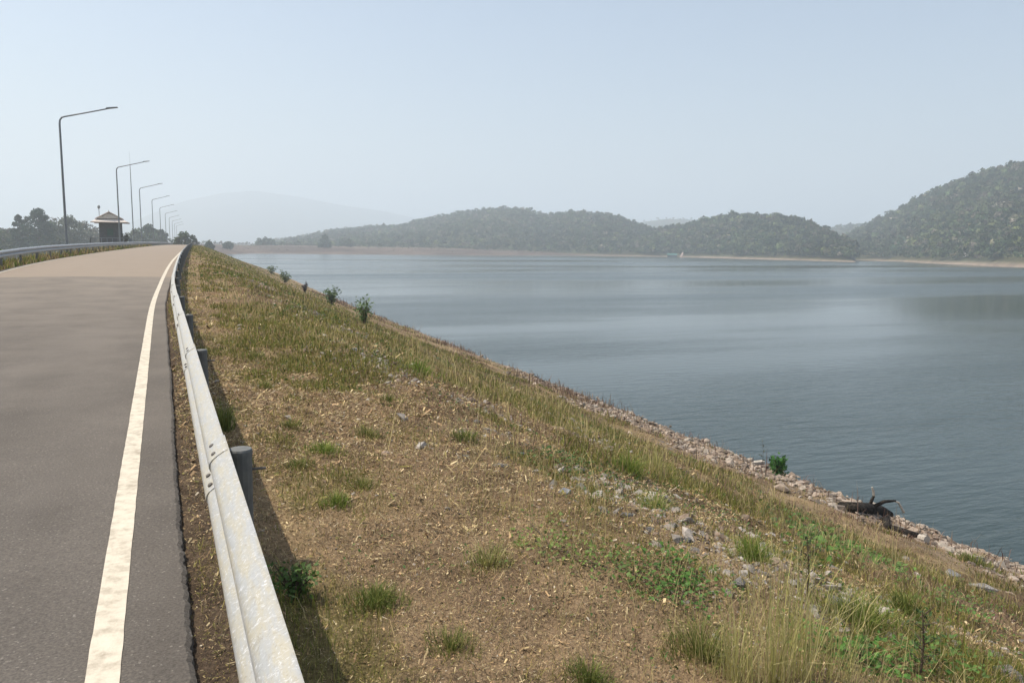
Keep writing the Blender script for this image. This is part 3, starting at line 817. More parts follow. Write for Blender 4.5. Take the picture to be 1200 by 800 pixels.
GL = -4.6
T1 = (0.045, 0.075, 0.035); T2 = (0.075, 0.095, 0.04); T3 = (0.12, 0.11, 0.085); T4 = (0.035, 0.065, 0.040)
tree_px(-14, 262, 450, 40, 'round tree cut by the left picture edge behind the guardrail', tint=T2)
tree_px(8, 270, 470, 30, 'low grey-green tree at far left behind the guardrail', tint=T3, nleaf=1200)
tree_px(23, 252, 450, 24, 'pointed dark conifer-like tree with a thin tip at far left', 'cone', T4, 1900)
tree_px(45, 246.5, 445, 32, 'tallest dark green tree left of the nearest lamp pole', 'column', T4, 2600)
tree_px(62, 262, 460, 32, 'dark bushy tree between the tallest tree and the nearest lamp pole', tint=T1, nleaf=1600)
tree_px(66, 257, 485, 22, 'sparse pale leafless-looking tree just left of the nearest lamp pole', 'flat', T3, 420)
tree_px(34, 268, 465, 34, 'broad bush-like tree filling the gap between the two dark trees', tint=T2)
tree_px(84, 255, 455, 34, 'rounded grey-green tree just right of the nearest lamp pole', 'round', (0.085, 0.10, 0.06), 1700)
tree_px(100, 262, 470, 32, 'hazy grey tree left of the hut', 'round', T3, 1300)
tree_px(113, 270, 485, 24, 'lower grey tree half behind the hut wall on its left', 'round', T3, 900)
tree_px(75, 272, 475, 40, 'low dark thicket tree behind the nearest lamp pole base', tint=T1)
tree_px(160, 270, 490, 24, 'small tree behind the mast right of the hut', tint=T2, nleaf=1200)
tree_px(176, 265, 500, 28, 'dense rounded tree right of the mast', tint=T1, nleaf=2000)
tree_px(188, 270, 510, 20, 'dense tree adjoining the rounded one, under the fourth and fifth lamps', tint=T1, nleaf=1500)
tree_px(208, 277, 300, 12, 'small hazy tree at the left of the road end', tint=T2, nleaf=900)
tree_px(216, 273.5, 330, 20, 'broad flat-topped tree at the end of the road', 'flat', T1, 1500)
tree_px(230, 280, 400, 9, 'tiny pale shrub-like tree just right of the road end', tint=T3, nleaf=600)
# far shore trees
tree_px(381, 276, 860, 16, 'lone dark broad tree standing out on the flat far shore', 'cone', T1, 1500, base=-1.5, group='trees on the far shore', tf=0.1, leaf=1.4)
tree_px(409, 281, 880, 10, 'smaller round tree right of the lone dark tree on the far shore', tint=T2, nleaf=900, base=-1.0, group='trees on the far shore', tf=0.15, leaf=1.3)
tree_px(312, 281, 900, 22, 'wide low tree at the left foot of the wooded ridge', tint=T1, nleaf=1200, base=-1, group='trees on the far shore', tf=0.1, leaf=1.5)
tree_px(245, 284, 500, 9, 'rounded bush-like tree on the shore just beyond the dam end', tint=T1, nleaf=1000, base=-3, group='trees on the far shore', tf=0.1, leaf=0.9)
tree_px(268, 284.5, 700, 10, 'low round tree on the shore right of the dam end', tint=T1, nleaf=900, base=-1.5, group='trees on the far shore', tf=0.1, leaf=1.1)

# bushes just behind the left rail
def bush(name, loc, w, h, label, tint, n, leaf, seed, stems=6, cat='shrub', group=None, flat=0.75):
    g = np.random.default_rng(seed)
    root = empty(name, loc, label, cat, group)
    mb = MB(); C = []
    for k in range(stems):
        a = k * 2.4 + g.uniform(-.4, .4); rr = w * 0.5 * g.uniform(0.25, 0.85)
        tip = np.array([math.cos(a) * rr, math.sin(a) * rr, h * g.uniform(0.55, 1.0)])
        mid = tip * np.array([.4, .4, .5])
        mb.tube([(0, 0, -0.05), mid, tip], [0.02 * h + 0.004, 0.012 * h + 0.003, 0.003], 5)
        m_ = n // stems
        tpos = g.uniform(0.05, 1.03, (m_, 1)) ** 0.7
        q = np.where(tpos < 0.5, mid * tpos * 2, mid + (tip - mid) * (tpos - 0.5) * 2)
        C.append(q + g.normal(size=(m_, 3)) * np.array([w, w, h * flat]) * 0.11)
    C = np.concatenate(C); C[:, 2] = np.maximum(C[:, 2], 0.01)
    K = np.array(tint) * g.uniform(0.65, 1.4, (len(C), 1)) * np.array([1, 1, 1])
    mb.build('stem', M_STALK, root)
    V, F, cv = leaf_cloud(C, leaf, K, g, up=0.4)
    link('foliage', mesh_np('foliage', V, F, col=cv, mats=[M_LEAF]), root)
    return root
def bank_pt(x, y): return np.array([x, y, float(z_bank(x, y))])
q = bank_pt(-8.9, 36); bush('shrub', q, 2.6, 1.1, 'yellow-green bush behind the left guardrail', (0.14, 0.16, 0.04), 900, 0.07, 5)
q = bank_pt(-8.7, 41); bush('shrub', q, 2.2, 0.9, 'darker green bush behind the left guardrail near the nearest lamp', (0.07, 0.11, 0.03), 800, 0.07, 6)
q = place(147, 149); q[2] = hp[2] - 0.05; bush('shrub', q, 1.5, 1.9, 'dry brownish shrub at the right corner of the hut', (0.10, 0.085, 0.05), 700, 0.10, 7)

# ================================================================== FAR SHORE BUILDINGS
M_WHITE = surf('white_plaster', (0.66, 0.60, 0.55), (0.80, 0.76, 0.70), scale=0.4, rough=0.7)
M_PINK = surf('pinkish_plaster', (0.50, 0.38, 0.33), (0.62, 0.48, 0.42), scale=0.4, rough=0.8)
M_GREENR = surf('green_roof', (0.035, 0.12, 0.10), (0.05, 0.16, 0.135), scale=0.4, rough=0.5)
def stupa(loc, s, label, mat):
    o = empty('pagoda', loc, label, 'pagoda')
    MB().box((-1.6 * s, -1.6 * s, -2.5 * s), (1.6 * s, 1.6 * s, 0.6 * s)).build('base', mat, o)
    MB().tube([(0, 0, 0.6 * s), (0, 0, 1.0 * s), (0, 0, 1.8 * s), (0, 0, 2.5 * s), (0, 0, 2.9 * s)], [1.35 * s, 1.3 * s, 1.05 * s, 0.55 * s, 0.4 * s], 14).build('bell', mat, o, smooth_faces=True)
    MB().tube([(0, 0, 2.85 * s), (0, 0, 3.6 * s), (0, 0, 4.8 * s)], [0.34 * s, 0.2 * s, 0.03 * s], 10).build('spire', mat, o)
p = place(800, 872, 5.8); stupa(p, 1.2, 'small white pagoda showing among the trees above the shore', M_WHITE)
p = place(800.5, 843, WATER + 1.5); stupa(p, 1.25, 'pinkish pagoda at the water edge below the white one', M_PINK)
p = place(788, 846, WATER)
sh = empty('boathouse', p, 'low shed with a teal green roof at the far water edge', 'shed')
MB().box((-5.0, -2, -0.4), (5.0, 2, 2.2)).build('wall', M_WALL, sh)
MB().add([(-5.8, -2.8, 2.1), (5.8, -2.8, 2.1), (5.8, 2.8, 2.1), (-5.8, 2.8, 2.1), (-5.0, 0, 3.9), (5.0, 0, 3.9)], [(0, 1, 5, 4), (2, 3, 4, 5), (1, 2, 5), (3, 0, 4), (3, 2, 1, 0)]).build('roof', M_GREENR, sh)
sh.rotation_euler.z = -azim(788)
p = place(1134, 612, WATER + 6.5)
wh = empty('pavilion', p, 'tiny white pavilion among trees at the foot of the right hill', 'pavilion')
MB().box((-1.4, -1.4, -3.0), (1.4, 1.4, 2.2)).build('wall', M_WHITE, wh)
MB().add([(-1.9, -1.9, 2.15), (1.9, -1.9, 2.15), (1.9, 1.9, 2.15), (-1.9, 1.9, 2.15), (0, 0, 3.6)], [(0, 1, 4), (1, 2, 4), (2, 3, 4), (3, 0, 4), (3, 2, 1, 0)]).build('roof', M_WHITE, wh)

# ================================================================== STONES
def hull_mesh(seed, n=13, squash=(1, 0.8, 0.6), mat=None):
    g = random.Random(seed)
    bm = bmesh.new()
    for _ in range(n):
        v = Vector((g.gauss(0, 1), g.gauss(0, 1), g.gauss(0, 1))).normalized() * g.uniform(0.42, 0.52)
        bm.verts.new((v.x * squash[0], v.y * squash[1], v.z * squash[2]))
    r = bmesh.ops.convex_hull(bm, input=bm.verts)
    bmesh.ops.delete(bm, geom=[e for e in r['geom_interior'] if isinstance(e, bmesh.types.BMVert)], context='VERTS')
    bmesh.ops.triangulate(bm, faces=bm.faces)
    me = bpy.data.meshes.new('stone'); bm.to_mesh(me); bm.free()
    if mat: me.materials.append(mat)
    return me
HULLS = [hull_mesh(900 + i, 13, (1, 0.75 + 0.05 * (i % 4), 0.45 + 0.06 * (i % 3))) for i in range(10)]
STONE_COLS = [(0.29, 0.225, 0.17), (0.22, 0.17, 0.13), (0.36, 0.29, 0.23), (0.15, 0.12, 0.095), (0.30, 0.255, 0.205)]
STONE_MATS = []
for i, sc_ in enumerate(STONE_COLS):
    c1 = tuple(v * 0.7 for v in sc_); c3 = tuple(min(0.6, v * 1.25) for v in sc_)
    STONE_MATS.append(surf('riprap_stone', c1, sc_, scale=6, rough=0.95, bump=0.5, bscale=18, c3=c3))
HM = []
for i, h in enumerate(HULLS):
    for mi in range(len(STONE_MATS)):
        me = h.copy(); me.materials.append(STONE_MATS[mi]); HM.append(me)

# sample positions: stony lower bank
g = np.random.default_rng(501)
n = 80000
ys = np.concatenate([g.uniform(3, 46, n // 2), np.exp(g.uniform(math.log(30), math.log(140), n // 2))])
wl = w_line(ys)
xs = wl + 0.8 - 11.0 * g.uniform(0, 1, n)
keep = g.uniform(0, 1, n) < f_stone(xs, ys) * np.clip(9.0 / np.maximum(ys - 20, 9), 0.10, 1) * 0.75
xs, ys = xs[keep], ys[keep]
# only what the frame (with a wide margin) can see
vx = np.arctan2(xs, ys); k2 = (vx < azim(1330)) & (vx > azim(230))
xs, ys = xs[k2], ys[k2]
dist = np.hypot(xs, ys)
sz = g.lognormal(-2.15, 0.55, len(xs)).clip(0.05, 0.5)
zs = z_bank(xs, ys)
app = sz / dist
vis = ys > 0
order = np.argsort(-app)
big = order[:300]
for i in big:
    o = link('stone', HM[int(g.integers(len(HM)))], emb, loc=(xs[i], ys[i], zs[i] + sz[i] * 0.05))
    o.rotation_euler = (g.uniform(-.5, .5), g.uniform(-.5, .5) , g.uniform(0, 6.28)); s = float(sz[i]); o.scale = (s, s, s)

def stones_mesh(name, xs, ys, zs, sz, g, cols, parent=None, sink=0.12, **props):
    Vs, Fs, Cs = [], [], []; off = 0
    hi = g.integers(0, len(HULLS), len(xs))
    for h in range(len(HULLS)):
        sel = np.nonzero(hi == h)[0]
        if not len(sel): continue
        me = HULLS[h]; nv = len(me.vertices)
        v = np.empty(nv * 3); me.vertices.foreach_get('co', v); v = v.reshape(-1, 3)
        f = np.array([list(p.vertices) for p in me.polygons])
        k = len(sel); a = g.uniform(0, 6.28, k); tl = g.uniform(-.5, .5, (k, 2))
        ca, sa = np.cos(a), np.sin(a)
        P = v[None] * sz[sel][:, None, None] * g.uniform(0.8, 1.2, (k, 1, 3))
        x = P[..., 0] * ca[:, None] - P[..., 1] * sa[:, None]; y = P[..., 0] * sa[:, None] + P[..., 1] * ca[:, None]
        zz = P[..., 2] + x * tl[:, :1] + y * tl[:, 1:]
        W = np.stack([x + xs[sel][:, None], y + ys[sel][:, None], zz + zs[sel][:, None] + (sz[sel] * sink)[:, None]], -1)
        Vs.append(W.reshape(-1, 3)); Fs.append((f[None] + (np.arange(k) * nv)[:, None, None] + off).reshape(-1, 3)); off += k * nv
        cc = np.array(cols)[g.integers(0, len(cols), k)] * g.uniform(0.7, 1.2, (k, 1))
        Cs.append(np.repeat(cc, nv, axis=0))
    me = mesh_np(name, np.concatenate(Vs), np.concatenate(Fs), col=np.concatenate(Cs), mats=[M_STONEV])
    return link(name, me, parent, **props)
rest = order[300:]
stones_mesh('small_stones', xs[rest], ys[rest], zs[rest], sz[rest], g, STONE_COLS, emb, 0.04, kind='stuff')

# gravel and chips showing in the turf
n = 130000
yg = np.exp(g.uniform(math.log(1.6), math.log(60), n)); ug = g.uniform(0.7, 9, n) ** 1.0
xg = x_line(yg) + ug
kp = g.uniform(0, 1, n) < (0.012 + 0.65 * f_rock_line(xg, yg) + 0.10 * smooth(0.5, 0.7, fbm(xg * .6, yg * .6, 58, 3)) * (ug > 2.5))
xg, yg = xg[kp], yg[kp]
sg = ((1 + 0.5 * f_rock_line(xg, yg)) * g.lognormal(-3.9, 0.65, len(xg)) * np.clip(np.hypot(xg, yg) / 5, 0.8, 2.2)).clip(0.006, 0.14)
stones_mesh('gravel', xg, yg, z_bank(xg, yg), sg, g, [(0.32, 0.28, 0.24), (0.26, 0.23, 0.20), (0.37, 0.335, 0.295), (0.24, 0.18, 0.135)], None, 0.02, kind='stuff', label='pale gravel and stone chips scattered in the turf', category='gravel')

def rock(px, py, wpx, label, seed, squash=(1, .8, .6), rz=0.0, mat=None, tilt=0.0):
    p = at(px, py); d = np.linalg.norm(p - CAM); s = wpx / F_PX * d
    me = hull_mesh(seed, 12, squash, mat or M_STONE)
    bm = bmesh.new(); bm.from_mesh(me)
    bmesh.ops.bevel(bm, geom=bm.edges[:], offset=0.012, segments=1, affect='EDGES')
    bm.to_mesh(me); bm.free()
    o = link('rock', me, loc=p + np.array([0, 0, -s * squash[2] * 0.04]), label=label, category='rock', group='rocks showing through the grass')
    o.scale = (s, s, s); o.rotation_euler = (tilt, tilt * 0.6, rz)
M_ROCKB = surf('bluish_rock', (0.10, 0.11, 0.13), (0.22, 0.23, 0.25), scale=8, rough=0.9, bump=0.7, bscale=25, c3=(0.40, 0.40, 0.40))
M_ROCKP = surf('pale_rock', (0.21, 0.185, 0.16), (0.33, 0.30, 0.265), scale=10, rough=0.95, bump=1.0, bscale=22, c3=(0.43, 0.405, 0.37), bdist=0.05)
rock(648, 570, 17, 'pale upright stone, left of the cluster of three in the middle of the bank', 1, (1, .7, 1.2), 0.4, M_ROCKP)
rock(662, 577, 22, 'dark bluish stone, lowest of the cluster of three in the middle of the bank', 2, (1, .8, .75), 1.0, M_ROCKB)
rock(683, 573, 26, 'grey slab with a sloping top, right of the cluster of three', 3, (1.1, .8, .55), 0.7, M_STONE, 0.25)
rock(676, 588, 14, 'small pale stone just below the cluster of three', 4, (1, .8, .6), 0.2, M_ROCKP)
rock(707, 598, 20, 'light tan stone lower right of the cluster of three', 5, (1, .8, .6), 1.2, M_ROCKP)
rock(735, 604, 22, 'grey stone with a dark hollow beside it on the mid bank', 6, (1, .7, .6), 0.1, M_STONE)
rock(557, 494, 16, 'narrow pale stone highest up among the grass of the mid bank', 7, (1, .5, .5), 2.0, M_ROCKP)
rock(511, 521, 18, 'flat pale stone left of the rocky line in short grass', 8, (1, .6, .35), 2.4, M_ROCKP)
rock(612, 532, 14, 'small bluish stone above the three stone cluster', 9, (1, .7, .6), 0.8, M_ROCKB)
rock(545, 535, 18, 'flat whitish stone half sunk in the rocky line', 10, (1, .8, .3), 0.4, M_ROCKP)
rock(586, 545, 22, 'long low tan stone in the rocky line', 11, (1.2, .5, .3), 2.6, M_ROCKP)
rock(805, 633, 18, 'grey stone with dark shaded side below the middle of the bank', 12, (1, .8, .7), 0.5, M_STONE)
rock(863, 684, 32, 'whitish lumpy rock beside the tall pale grass', 13, (1, .7, .6), 0.3, M_ROCKP)
rock(978, 705, 24, 'pale pinkish rock right of the tall pale grass', 14, (1, .8, .65), 1.1, M_ROCKP)
rock(1049, 748, 28, 'flat grey rock near the lower right of the bank', 15, (1, .8, .4), 0.6, M_STONE)
rock(1118, 757, 22, 'light grey tilted rock close to the lower right corner', 16, (1, .6, .7), 0.5, M_ROCKP, 0.3)
rock(1146, 690, 34, 'long pale rock ledge on the right bank below the stones', 17, (1.3, .6, .4), -0.5, M_ROCKP)
rock(1113, 672, 26, 'grey rock ledge left end on the right bank below the driftwood', 18, (1.2, .7, .45), -0.3, M_STONE)
rock(1180, 790, 36, 'large pale rock at the lower right corner', 19, (1, .8, .5), 0.9, M_ROCKP)
rock(1165, 770, 24, 'whitish rock just above the lower right corner', 20, (1, .8, .5), 0.2, M_ROCKP)
rock(1062, 657, 20, 'pale rock under the lower end of the driftwood', 21, (1, .8, .5), 0.2, M_ROCKP)
rock(760, 622, 18, 'small tan rock half hidden in weeds mid bank', 22, (1, .8, .6), 0.2, M_ROCKP)
rock(452, 428, 13, 'pale stone beside bright green grass far up the bank', 23, (1, .7, .6), 0.2, M_ROCKP)
rock(1195, 752, 20, 'grey rock at the right picture edge above the corner', 24, (1, .8, .6), 0.2, M_STONE)

# ================================================================== DRIFTWOOD
p0 = at(1018, 600)
dlog = float(np.linalg.norm(p0 - CAM)); kpx = dlog / F_PX
right = np.array([math.cos(YAW), -math.sin(YAW), 0.0]); fwd = np.array([math.sin(YAW), math.cos(YAW), 0.0])
def on(px, py, lift=0.0):
    q = at(px, py); q[2] += lift; return q - p0
lg = empty('driftwood_log', p0, 'charred black driftwood trunk with broken branches lying on the stony bank', 'driftwood')
pts = [on(984, 597, 3 * kpx), on(1000, 600, 4 * kpx), on(1018, 602, 5 * kpx), on(1032, 604, 5 * kpx), on(1043, 606, 3 * kpx)]
Z = np.array([0, 0, kpx])
MB().tube(pts, [4.6 * kpx, 5.6 * kpx, 6.2 * kpx, 5.4 * kpx, 3.5 * kpx], 10).build('trunk', M_CHAR, lg, smooth_faces=True)
a = pts[3]
MB().tube([a, a + right * 5 * kpx - 8 * Z, on(1040, 620, 2 * kpx)], [4.5 * kpx, 4.5 * kpx, 3 * kpx], 9).build('root', M_CHAR, lg, smooth_faces=True)
b0 = pts[2] + 2 * Z
MB().tube([b0, b0 + right * 2 * kpx + 7 * Z, b0 + right * 4 * kpx + 12 * Z], [2 * kpx, 1.6 * kpx, 1.3 * kpx], 7).build('branch', M_CHAR, lg, smooth_faces=True)
c0 = b0 + right * 4 * kpx + 11.7 * Z
MB().tube([c0, c0 - right * 1 * kpx + 5 * Z, c0 - right * 2.5 * kpx + 9 * Z], [1.3 * kpx, 1.2 * kpx, 0.8 * kpx], 7).build('branch', M_PALEWOOD, lg)
MB().tube([b0 + right * 5 * kpx + 1 * Z, b0 + right * 15 * kpx + 6 * Z, b0 + right * 26 * kpx + 7 * Z], [2 * kpx, 1.8 * kpx, 0.9 * kpx], 7).build('branch', M_CHAR, lg, smooth_faces=True)
MB().tube([b0 + right * 24 * kpx + 6.8 * Z, b0 + right * 29 * kpx + 5 * Z, b0 + right * 35 * kpx - 5 * Z], [0.8 * kpx, 1.0 * kpx, 1.3 * kpx], 7).build('branch', M_PALEWOOD, lg)
q0 = at(1066, 629)
l2 = empty('driftwood_log', q0, 'smaller flat dark driftwood piece below the main trunk', 'driftwood')
def on2(px, py, lift=0.0):
    q = at(px, py); q[2] += lift; return q - q0
MB().tube([on2(1046, 622, 3 * kpx), on2(1062, 628, 3 * kpx), on2(1076, 632, 3 * kpx)], [2.5 * kpx, 3.5 * kpx, 3 * kpx], 8).build('trunk', M_CHAR, l2, smooth_faces=True)
MB().tube([on2(1075, 632, 2.5 * kpx), on2(1086, 636, 3 * kpx)], [2.8 * kpx, 3.5 * kpx], 8).build('broken_end', M_PALEWOOD, l2)
# forked stump on the skyline of the bank and grey driftwood pieces
q = at(466, 374)
st = empty('stump', q, 'small black forked stump sticking up at the edge of the bank', 'stump')
MB().tube([(0, 0, -.1), (0.05, 0, 0.18), (-0.1, 0, 0.42)], [0.10, 0.09, 0.03], 7).build('trunk', M_CHAR, st)
MB().tube([(0.04, 0, 0.15), (0.2, 0, 0.28), (0.24, 0, 0.52)], [0.07, 0.05, 0.02], 7).build('branch', M_CHAR, st)
q = at(703, 472)
st = empty('driftwood_chunk', q, 'grey weathered wood chunk standing on the upper water side edge', 'driftwood')
MB().tube([(0.15, 0, -.05), (0.0, 0, 0.10), (-0.18, 0.05, 0.32)], [0.10, 0.09, 0.04], 7).build('trunk', M_PALEWOOD, st)
q = at(886, 544)
st = empty('driftwood_chunk', q, 'short pale board lying beside the bright green shrub at the water', 'driftwood')
MB().box((-0.32, -0.10, 0.03), (0.32, 0.10, 0.11)).build('board', M_PALEWOOD, st)
MB().box((0.20, -0.12, -0.05), (0.28, 0.12, 0.028)).build('cleat', M_CHAR, st)

# ================================================================== SHRUBS AND WEEDS
def bush_px(px, py, wpx, hpx, label, tint, n, leafpx, seed, stems=7, name='shrub', group='shrubs on the bank'):
    p = at(px, py); d = np.linalg.norm(p - CAM) / F_PX
    bush(name, p, wpx * d, hpx * d, label, tint, n, leafpx * d, seed, stems, group=group)
bush_px(427, 381, 24, 34, 'tall leafy green shrub on the water side edge of the bank', (0.12, 0.18, 0.06), 420, 1.7, 31, 11)
bush_px(388, 356, 22, 20, 'rounded green shrub farther back, left of the tall leafy one', (0.10, 0.155, 0.06), 520, 1.4, 32, 8)
bush_px(911, 558, 26, 22, 'compact bright green shrub among the shoreline stones', (0.045, 0.13, 0.02), 420, 2.6, 33, 8)
bush_px(334, 331, 16, 13, 'small dark shrub on the bank edge, third from the tall one', (0.09, 0.14, 0.055), 300, 1.2, 34, 7)
bush_px(357, 342, 9, 12, 'tiny purplish shrub between two green shrubs on the bank edge', (0.09, 0.07, 0.07), 160, 1.2, 35, 6)
bush_px(318, 321, 13, 9, 'farthest low shrub on the bank edge beside the water', (0.10, 0.14, 0.055), 220, 1.0, 36, 6)
bush_px(346, 700, 60, 38, 'dark green broadleaf clump in the guardrail shadow', (0.075, 0.13, 0.03), 520, 3.2, 37, 20, 'weed_clump')

def creeping(px_list, label, tint, n, leafpx, seed, name='creeping_plant'):
    g = np.random.default_rng(seed)
    base = at(*px_list[len(px_list) // 2])
    root = empty(name, base, label, 'plant', 'green broadleaf plants on the bank')
    C = []; mb = MB()
    P = [at(*q) for q in px_list]
    for a, b in zip(P[:-1], P[1:]):
        d = np.linalg.norm(a - CAM)
        mb.tube([a - base + [0, 0, .01], (a + b) / 2 - base + [0, 0, .02], b - base + [0, 0, .01]], 0.004, 5)
        tpar = g.uniform(0, 1, (n, 1)); q = a + (b - a) * tpar + g.normal(size=(n, 3)) * np.array([.16, .16, 0]) * d / 6
        q[:, 2] = z_bank(q[:, 0], q[:, 1]) + g.uniform(0.01, 0.10, n)
        C.append(q - base)
    mb.build('stem', M_STALK, root)
    C = np.concatenate(C); K = np.array(tint) * g.uniform(0.6, 1.4, (len(C), 1))
    lf = leafpx / F_PX * np.linalg.norm(base - CAM)
    V, F, cv = leaf_cloud(C, lf, K, g, up=1.0, aspect=0.7)
    link('foliage', mesh_np('foliage', V, F, col=cv, mats=[M_LEAF]), root)
creeping([(622, 615), (645, 642), (680, 660), (715, 668)], 'bright green creeping vine running diagonally across brown turf', (0.15, 0.21, 0.045), 100, 2.8, 41)
creeping([(715, 660), (745, 675), (770, 690)], 'dark green broadleaf patch right of the creeping vine', (0.10, 0.16, 0.035), 110, 2.8, 42)
creeping([(790, 660), (805, 690), (795, 710)], 'leafy green patch under the whitish lumpy rock, left of tall grass', (0.08, 0.17, 0.03), 240, 3.0, 43)
creeping([(955, 655), (990, 640), (1030, 665)], 'green weedy patch on the slope below the driftwood', (0.10, 0.19, 0.035), 320, 2.6, 44)
creeping([(1090, 690), (1120, 720), (1140, 700)], 'green weedy patch right of the pale rock ledge', (0.10, 0.18, 0.04), 240, 2.3, 45)
creeping([(960, 760), (1010, 770), (1050, 790)], 'deep green leafy patch at the bottom right', (0.08, 0.18, 0.03), 340, 3.0, 46)
creeping([(1075, 775), (1110, 785), (1120, 765)], 'light green leafy patch between rocks near the lower right corner', (0.09, 0.16, 0.03), 170, 2.8, 47)
creeping([(640, 545), (665, 540), (700, 560)], 'green weedy patch above the three stone cluster', (0.07, 0.125, 0.03), 220, 2.1, 48)
creeping([(930, 625), (950, 610), (965, 640)], 'green leafy patch left of the driftwood on the slope', (0.07, 0.14, 0.03), 220, 2.2, 49)

# upright weed plants with dark stems
def upright(px, py, hpx, label, seed, tint=(0.06, 0.11, 0.03), nb=14, spread=0.28):
    g = np.random.default_rng(seed)
    p = at(px, py); d = np.linalg.norm(p - CAM) / F_PX; h = hpx * d
    root = empty('weed_plant', p, label, 'plant', 'upright weeds on the bank')
    mb = MB(); C = []
    mb.tube([(0, 0, -.03), (0.02 * h, 0, h * .5), (-0.03 * h, 0.02 * h, h)], [0.006, 0.005, 0.002], 6)
    for k in range(nb):
        f = 0.2 + 0.8 * k / nb; a = k * 2.4
        L = h * spread * (1.1 - f * 0.6)
        s = np.array([0, 0, h * f]); e = s + np.array([math.cos(a) * L, math.sin(a) * L, L * 0.7])
        mb.tube([s, e], [0.003, 0.0012], 5)
        for j in range(7): C.append(s + (e - s) * (0.3 + 0.12 * j) + g.normal(size=3) * 0.012)
    mb.build('stem', M_STALK, root)
    C = np.array(C); K = np.array(tint) * g.uniform(0.6, 1.4, (len(C), 1))
    V, F, cv = leaf_cloud(C, (3.0 if nb > 10 else 1.2) * d, K, g, up=0.4, aspect=0.4)
    link('foliage', mesh_np('foliage', V, F, col=cv, mats=[M_LEAF]), root)
upright(944, 712, 78, 'upright weed with dark stem and spread leaves above the tall pale grass', 61)
upright(1078, 795, 70, 'upright dark stemmed weed at the bottom edge right of centre', 62)
upright(893, 548, 34, 'thin spindly sapling standing against the water left of the green shrub', 63, (0.10, 0.11, 0.05), 5, 0.10)
upright(906, 541, 32, 'second spindly sapling just behind the green shrub', 64, (0.10, 0.11, 0.05), 6, 0.12)

# ================================================================== GRASS
def blades(P, h, w, lean, azm, cols, g, tipdark=None):
    n = len(P)
    s = np.stack([-np.sin(azm), np.cos(azm), np.zeros(n)], -1)
    l = np.stack([np.cos(azm), np.sin(azm), np.zeros(n)], -1)
    a2 = g.uniform(0, 6.28, n); s = np.stack([np.cos(a2), np.sin(a2), np.zeros(n)], -1)
    up = np.array([0, 0, 1.0])
    hh = h[:, None]; ww = w[:, None]; le = lean[:, None]
    v0 = P - s * ww * .5; v1 = P + s * ww * .5
    mid = P + up * hh * 0.58 * np.cos(le * .5) + l * hh * 0.58 * np.sin(le * .5)
    v2 = mid - s * ww * .36; v3 = mid + s * ww * .36
    v4 = mid + up * hh * 0.45 * np.cos(le * 1.4) + l * hh * 0.45 * np.sin(le * 1.4)
    V = np.stack([v0, v1, v2, v3, v4], 1).reshape(-1, 3)
    b = (np.arange(n) * 5)[:, None]
    F = np.concatenate([b + np.array([[0, 1, 3]]), b + np.array([[0, 3, 2]]), b + np.array([[2, 3, 4]])])
    C = np.repeat(cols, 5, axis=0)
    return V, F, C

GREENS = np.array([(0.17, 0.22, 0.035), (0.12, 0.165, 0.028), (0.24, 0.255, 0.05), (0.07, 0.105, 0.02)])
DRYS = np.array([(0.48, 0.36, 0.18), (0.35, 0.225, 0.115), (0.58, 0.46, 0.26), (0.15, 0.095, 0.052), (0.43, 0.285, 0.15)])
OLIVES = np.array([(0.29, 0.25, 0.065), (0.19, 0.18, 0.045), (0.39, 0.32, 0.10)])

# dry litter lying flat
g = np.random.default_rng(601)
def litter(n, seed, ylo, yhi, ulo, uhi, size, prob=None, wide=(0.05, 0.14)):
    g = np.random.default_rng(seed)
    y = np.exp(g.uniform(math.log(max(ylo - 0.3, 0.3)), math.log(yhi + 1.5), n)) - 1.5
    u = ulo + (uhi - ulo) * g.uniform(0, 1, n)
    x = x_line(y) + u
    if prob is not None:
        k = g.uniform(0, 1, n) < prob(x, y, u); x, y, u = x[k], y[k], u[k]
    n = len(x); d = np.hypot(x, y)
    L = size * g.lognormal(-0.15, 0.5, n) * np.clip(d / 5.5, 0.6, 3)
    W = np.maximum(0.0014, L * g.uniform(wide[0], wide[1], n))
    a = g.uniform(0, math.pi, n)
    z = z_bank(x, y) + g.uniform(0.002, 0.02, n)
    tilt = g.normal(0, 0.4, n)
    dx = np.cos(a) * L / 2; dy = np.sin(a) * L / 2; dz = tilt * L / 2
    sx = -np.sin(a) * W / 2; sy = np.cos(a) * W / 2; sz_ = g.normal(0, .4, n) * W
    V = np.stack([np.stack([x - dx - sx, y - dy - sy, z - dz], -1), np.stack([x + dx - sx, y + dy - sy, z + dz], -1),
                  np.stack([x + dx + sx, y + dy + sy, z + dz + sz_], -1), np.stack([x - dx + sx, y - dy + sy, z - dz + sz_], -1)], 1)
    c = DRYS[g.integers(0, len(DRYS), n)] * g.lognormal(-0.2, 0.42, (n, 1)).clip(0.3, 1.35)
    pale = g.uniform(0, 1, n) < 0.035
    c[pale] = np.array([0.52, 0.44, 0.33])
    gr = g.uniform(0, 1, n) < 0.35 * f_green(x, y) + 0.08
    c[gr] = OLIVES[g.integers(0, 3, int(gr.sum()))] * 0.8
    return V.reshape(-1, 3), np.repeat(c, 4, axis=0)
parts = [litter(150000, 614, 1.5, 11, 0.34, 5.5, 0.0125, None, (0.22, 0.5)),
         litter(50000, 615, 4, 40, 0.6, 12, 0.011, None, (0.25, 0.5)),
         litter(70000, 611, 1.5, 9, 0.31, 4.2, 0.024, lambda x, y, u: np.where(u < 0.6, 0.5, 1.0)),
         litter(45000, 612, 2.5, 40, 2.5, 12, 0.026),
         litter(36000, 613, 7, 110, 0.34, 6, 0.026)]
V = np.concatenate([p[0] for p in parts]); C = np.concatenate([p[1] for p in parts])
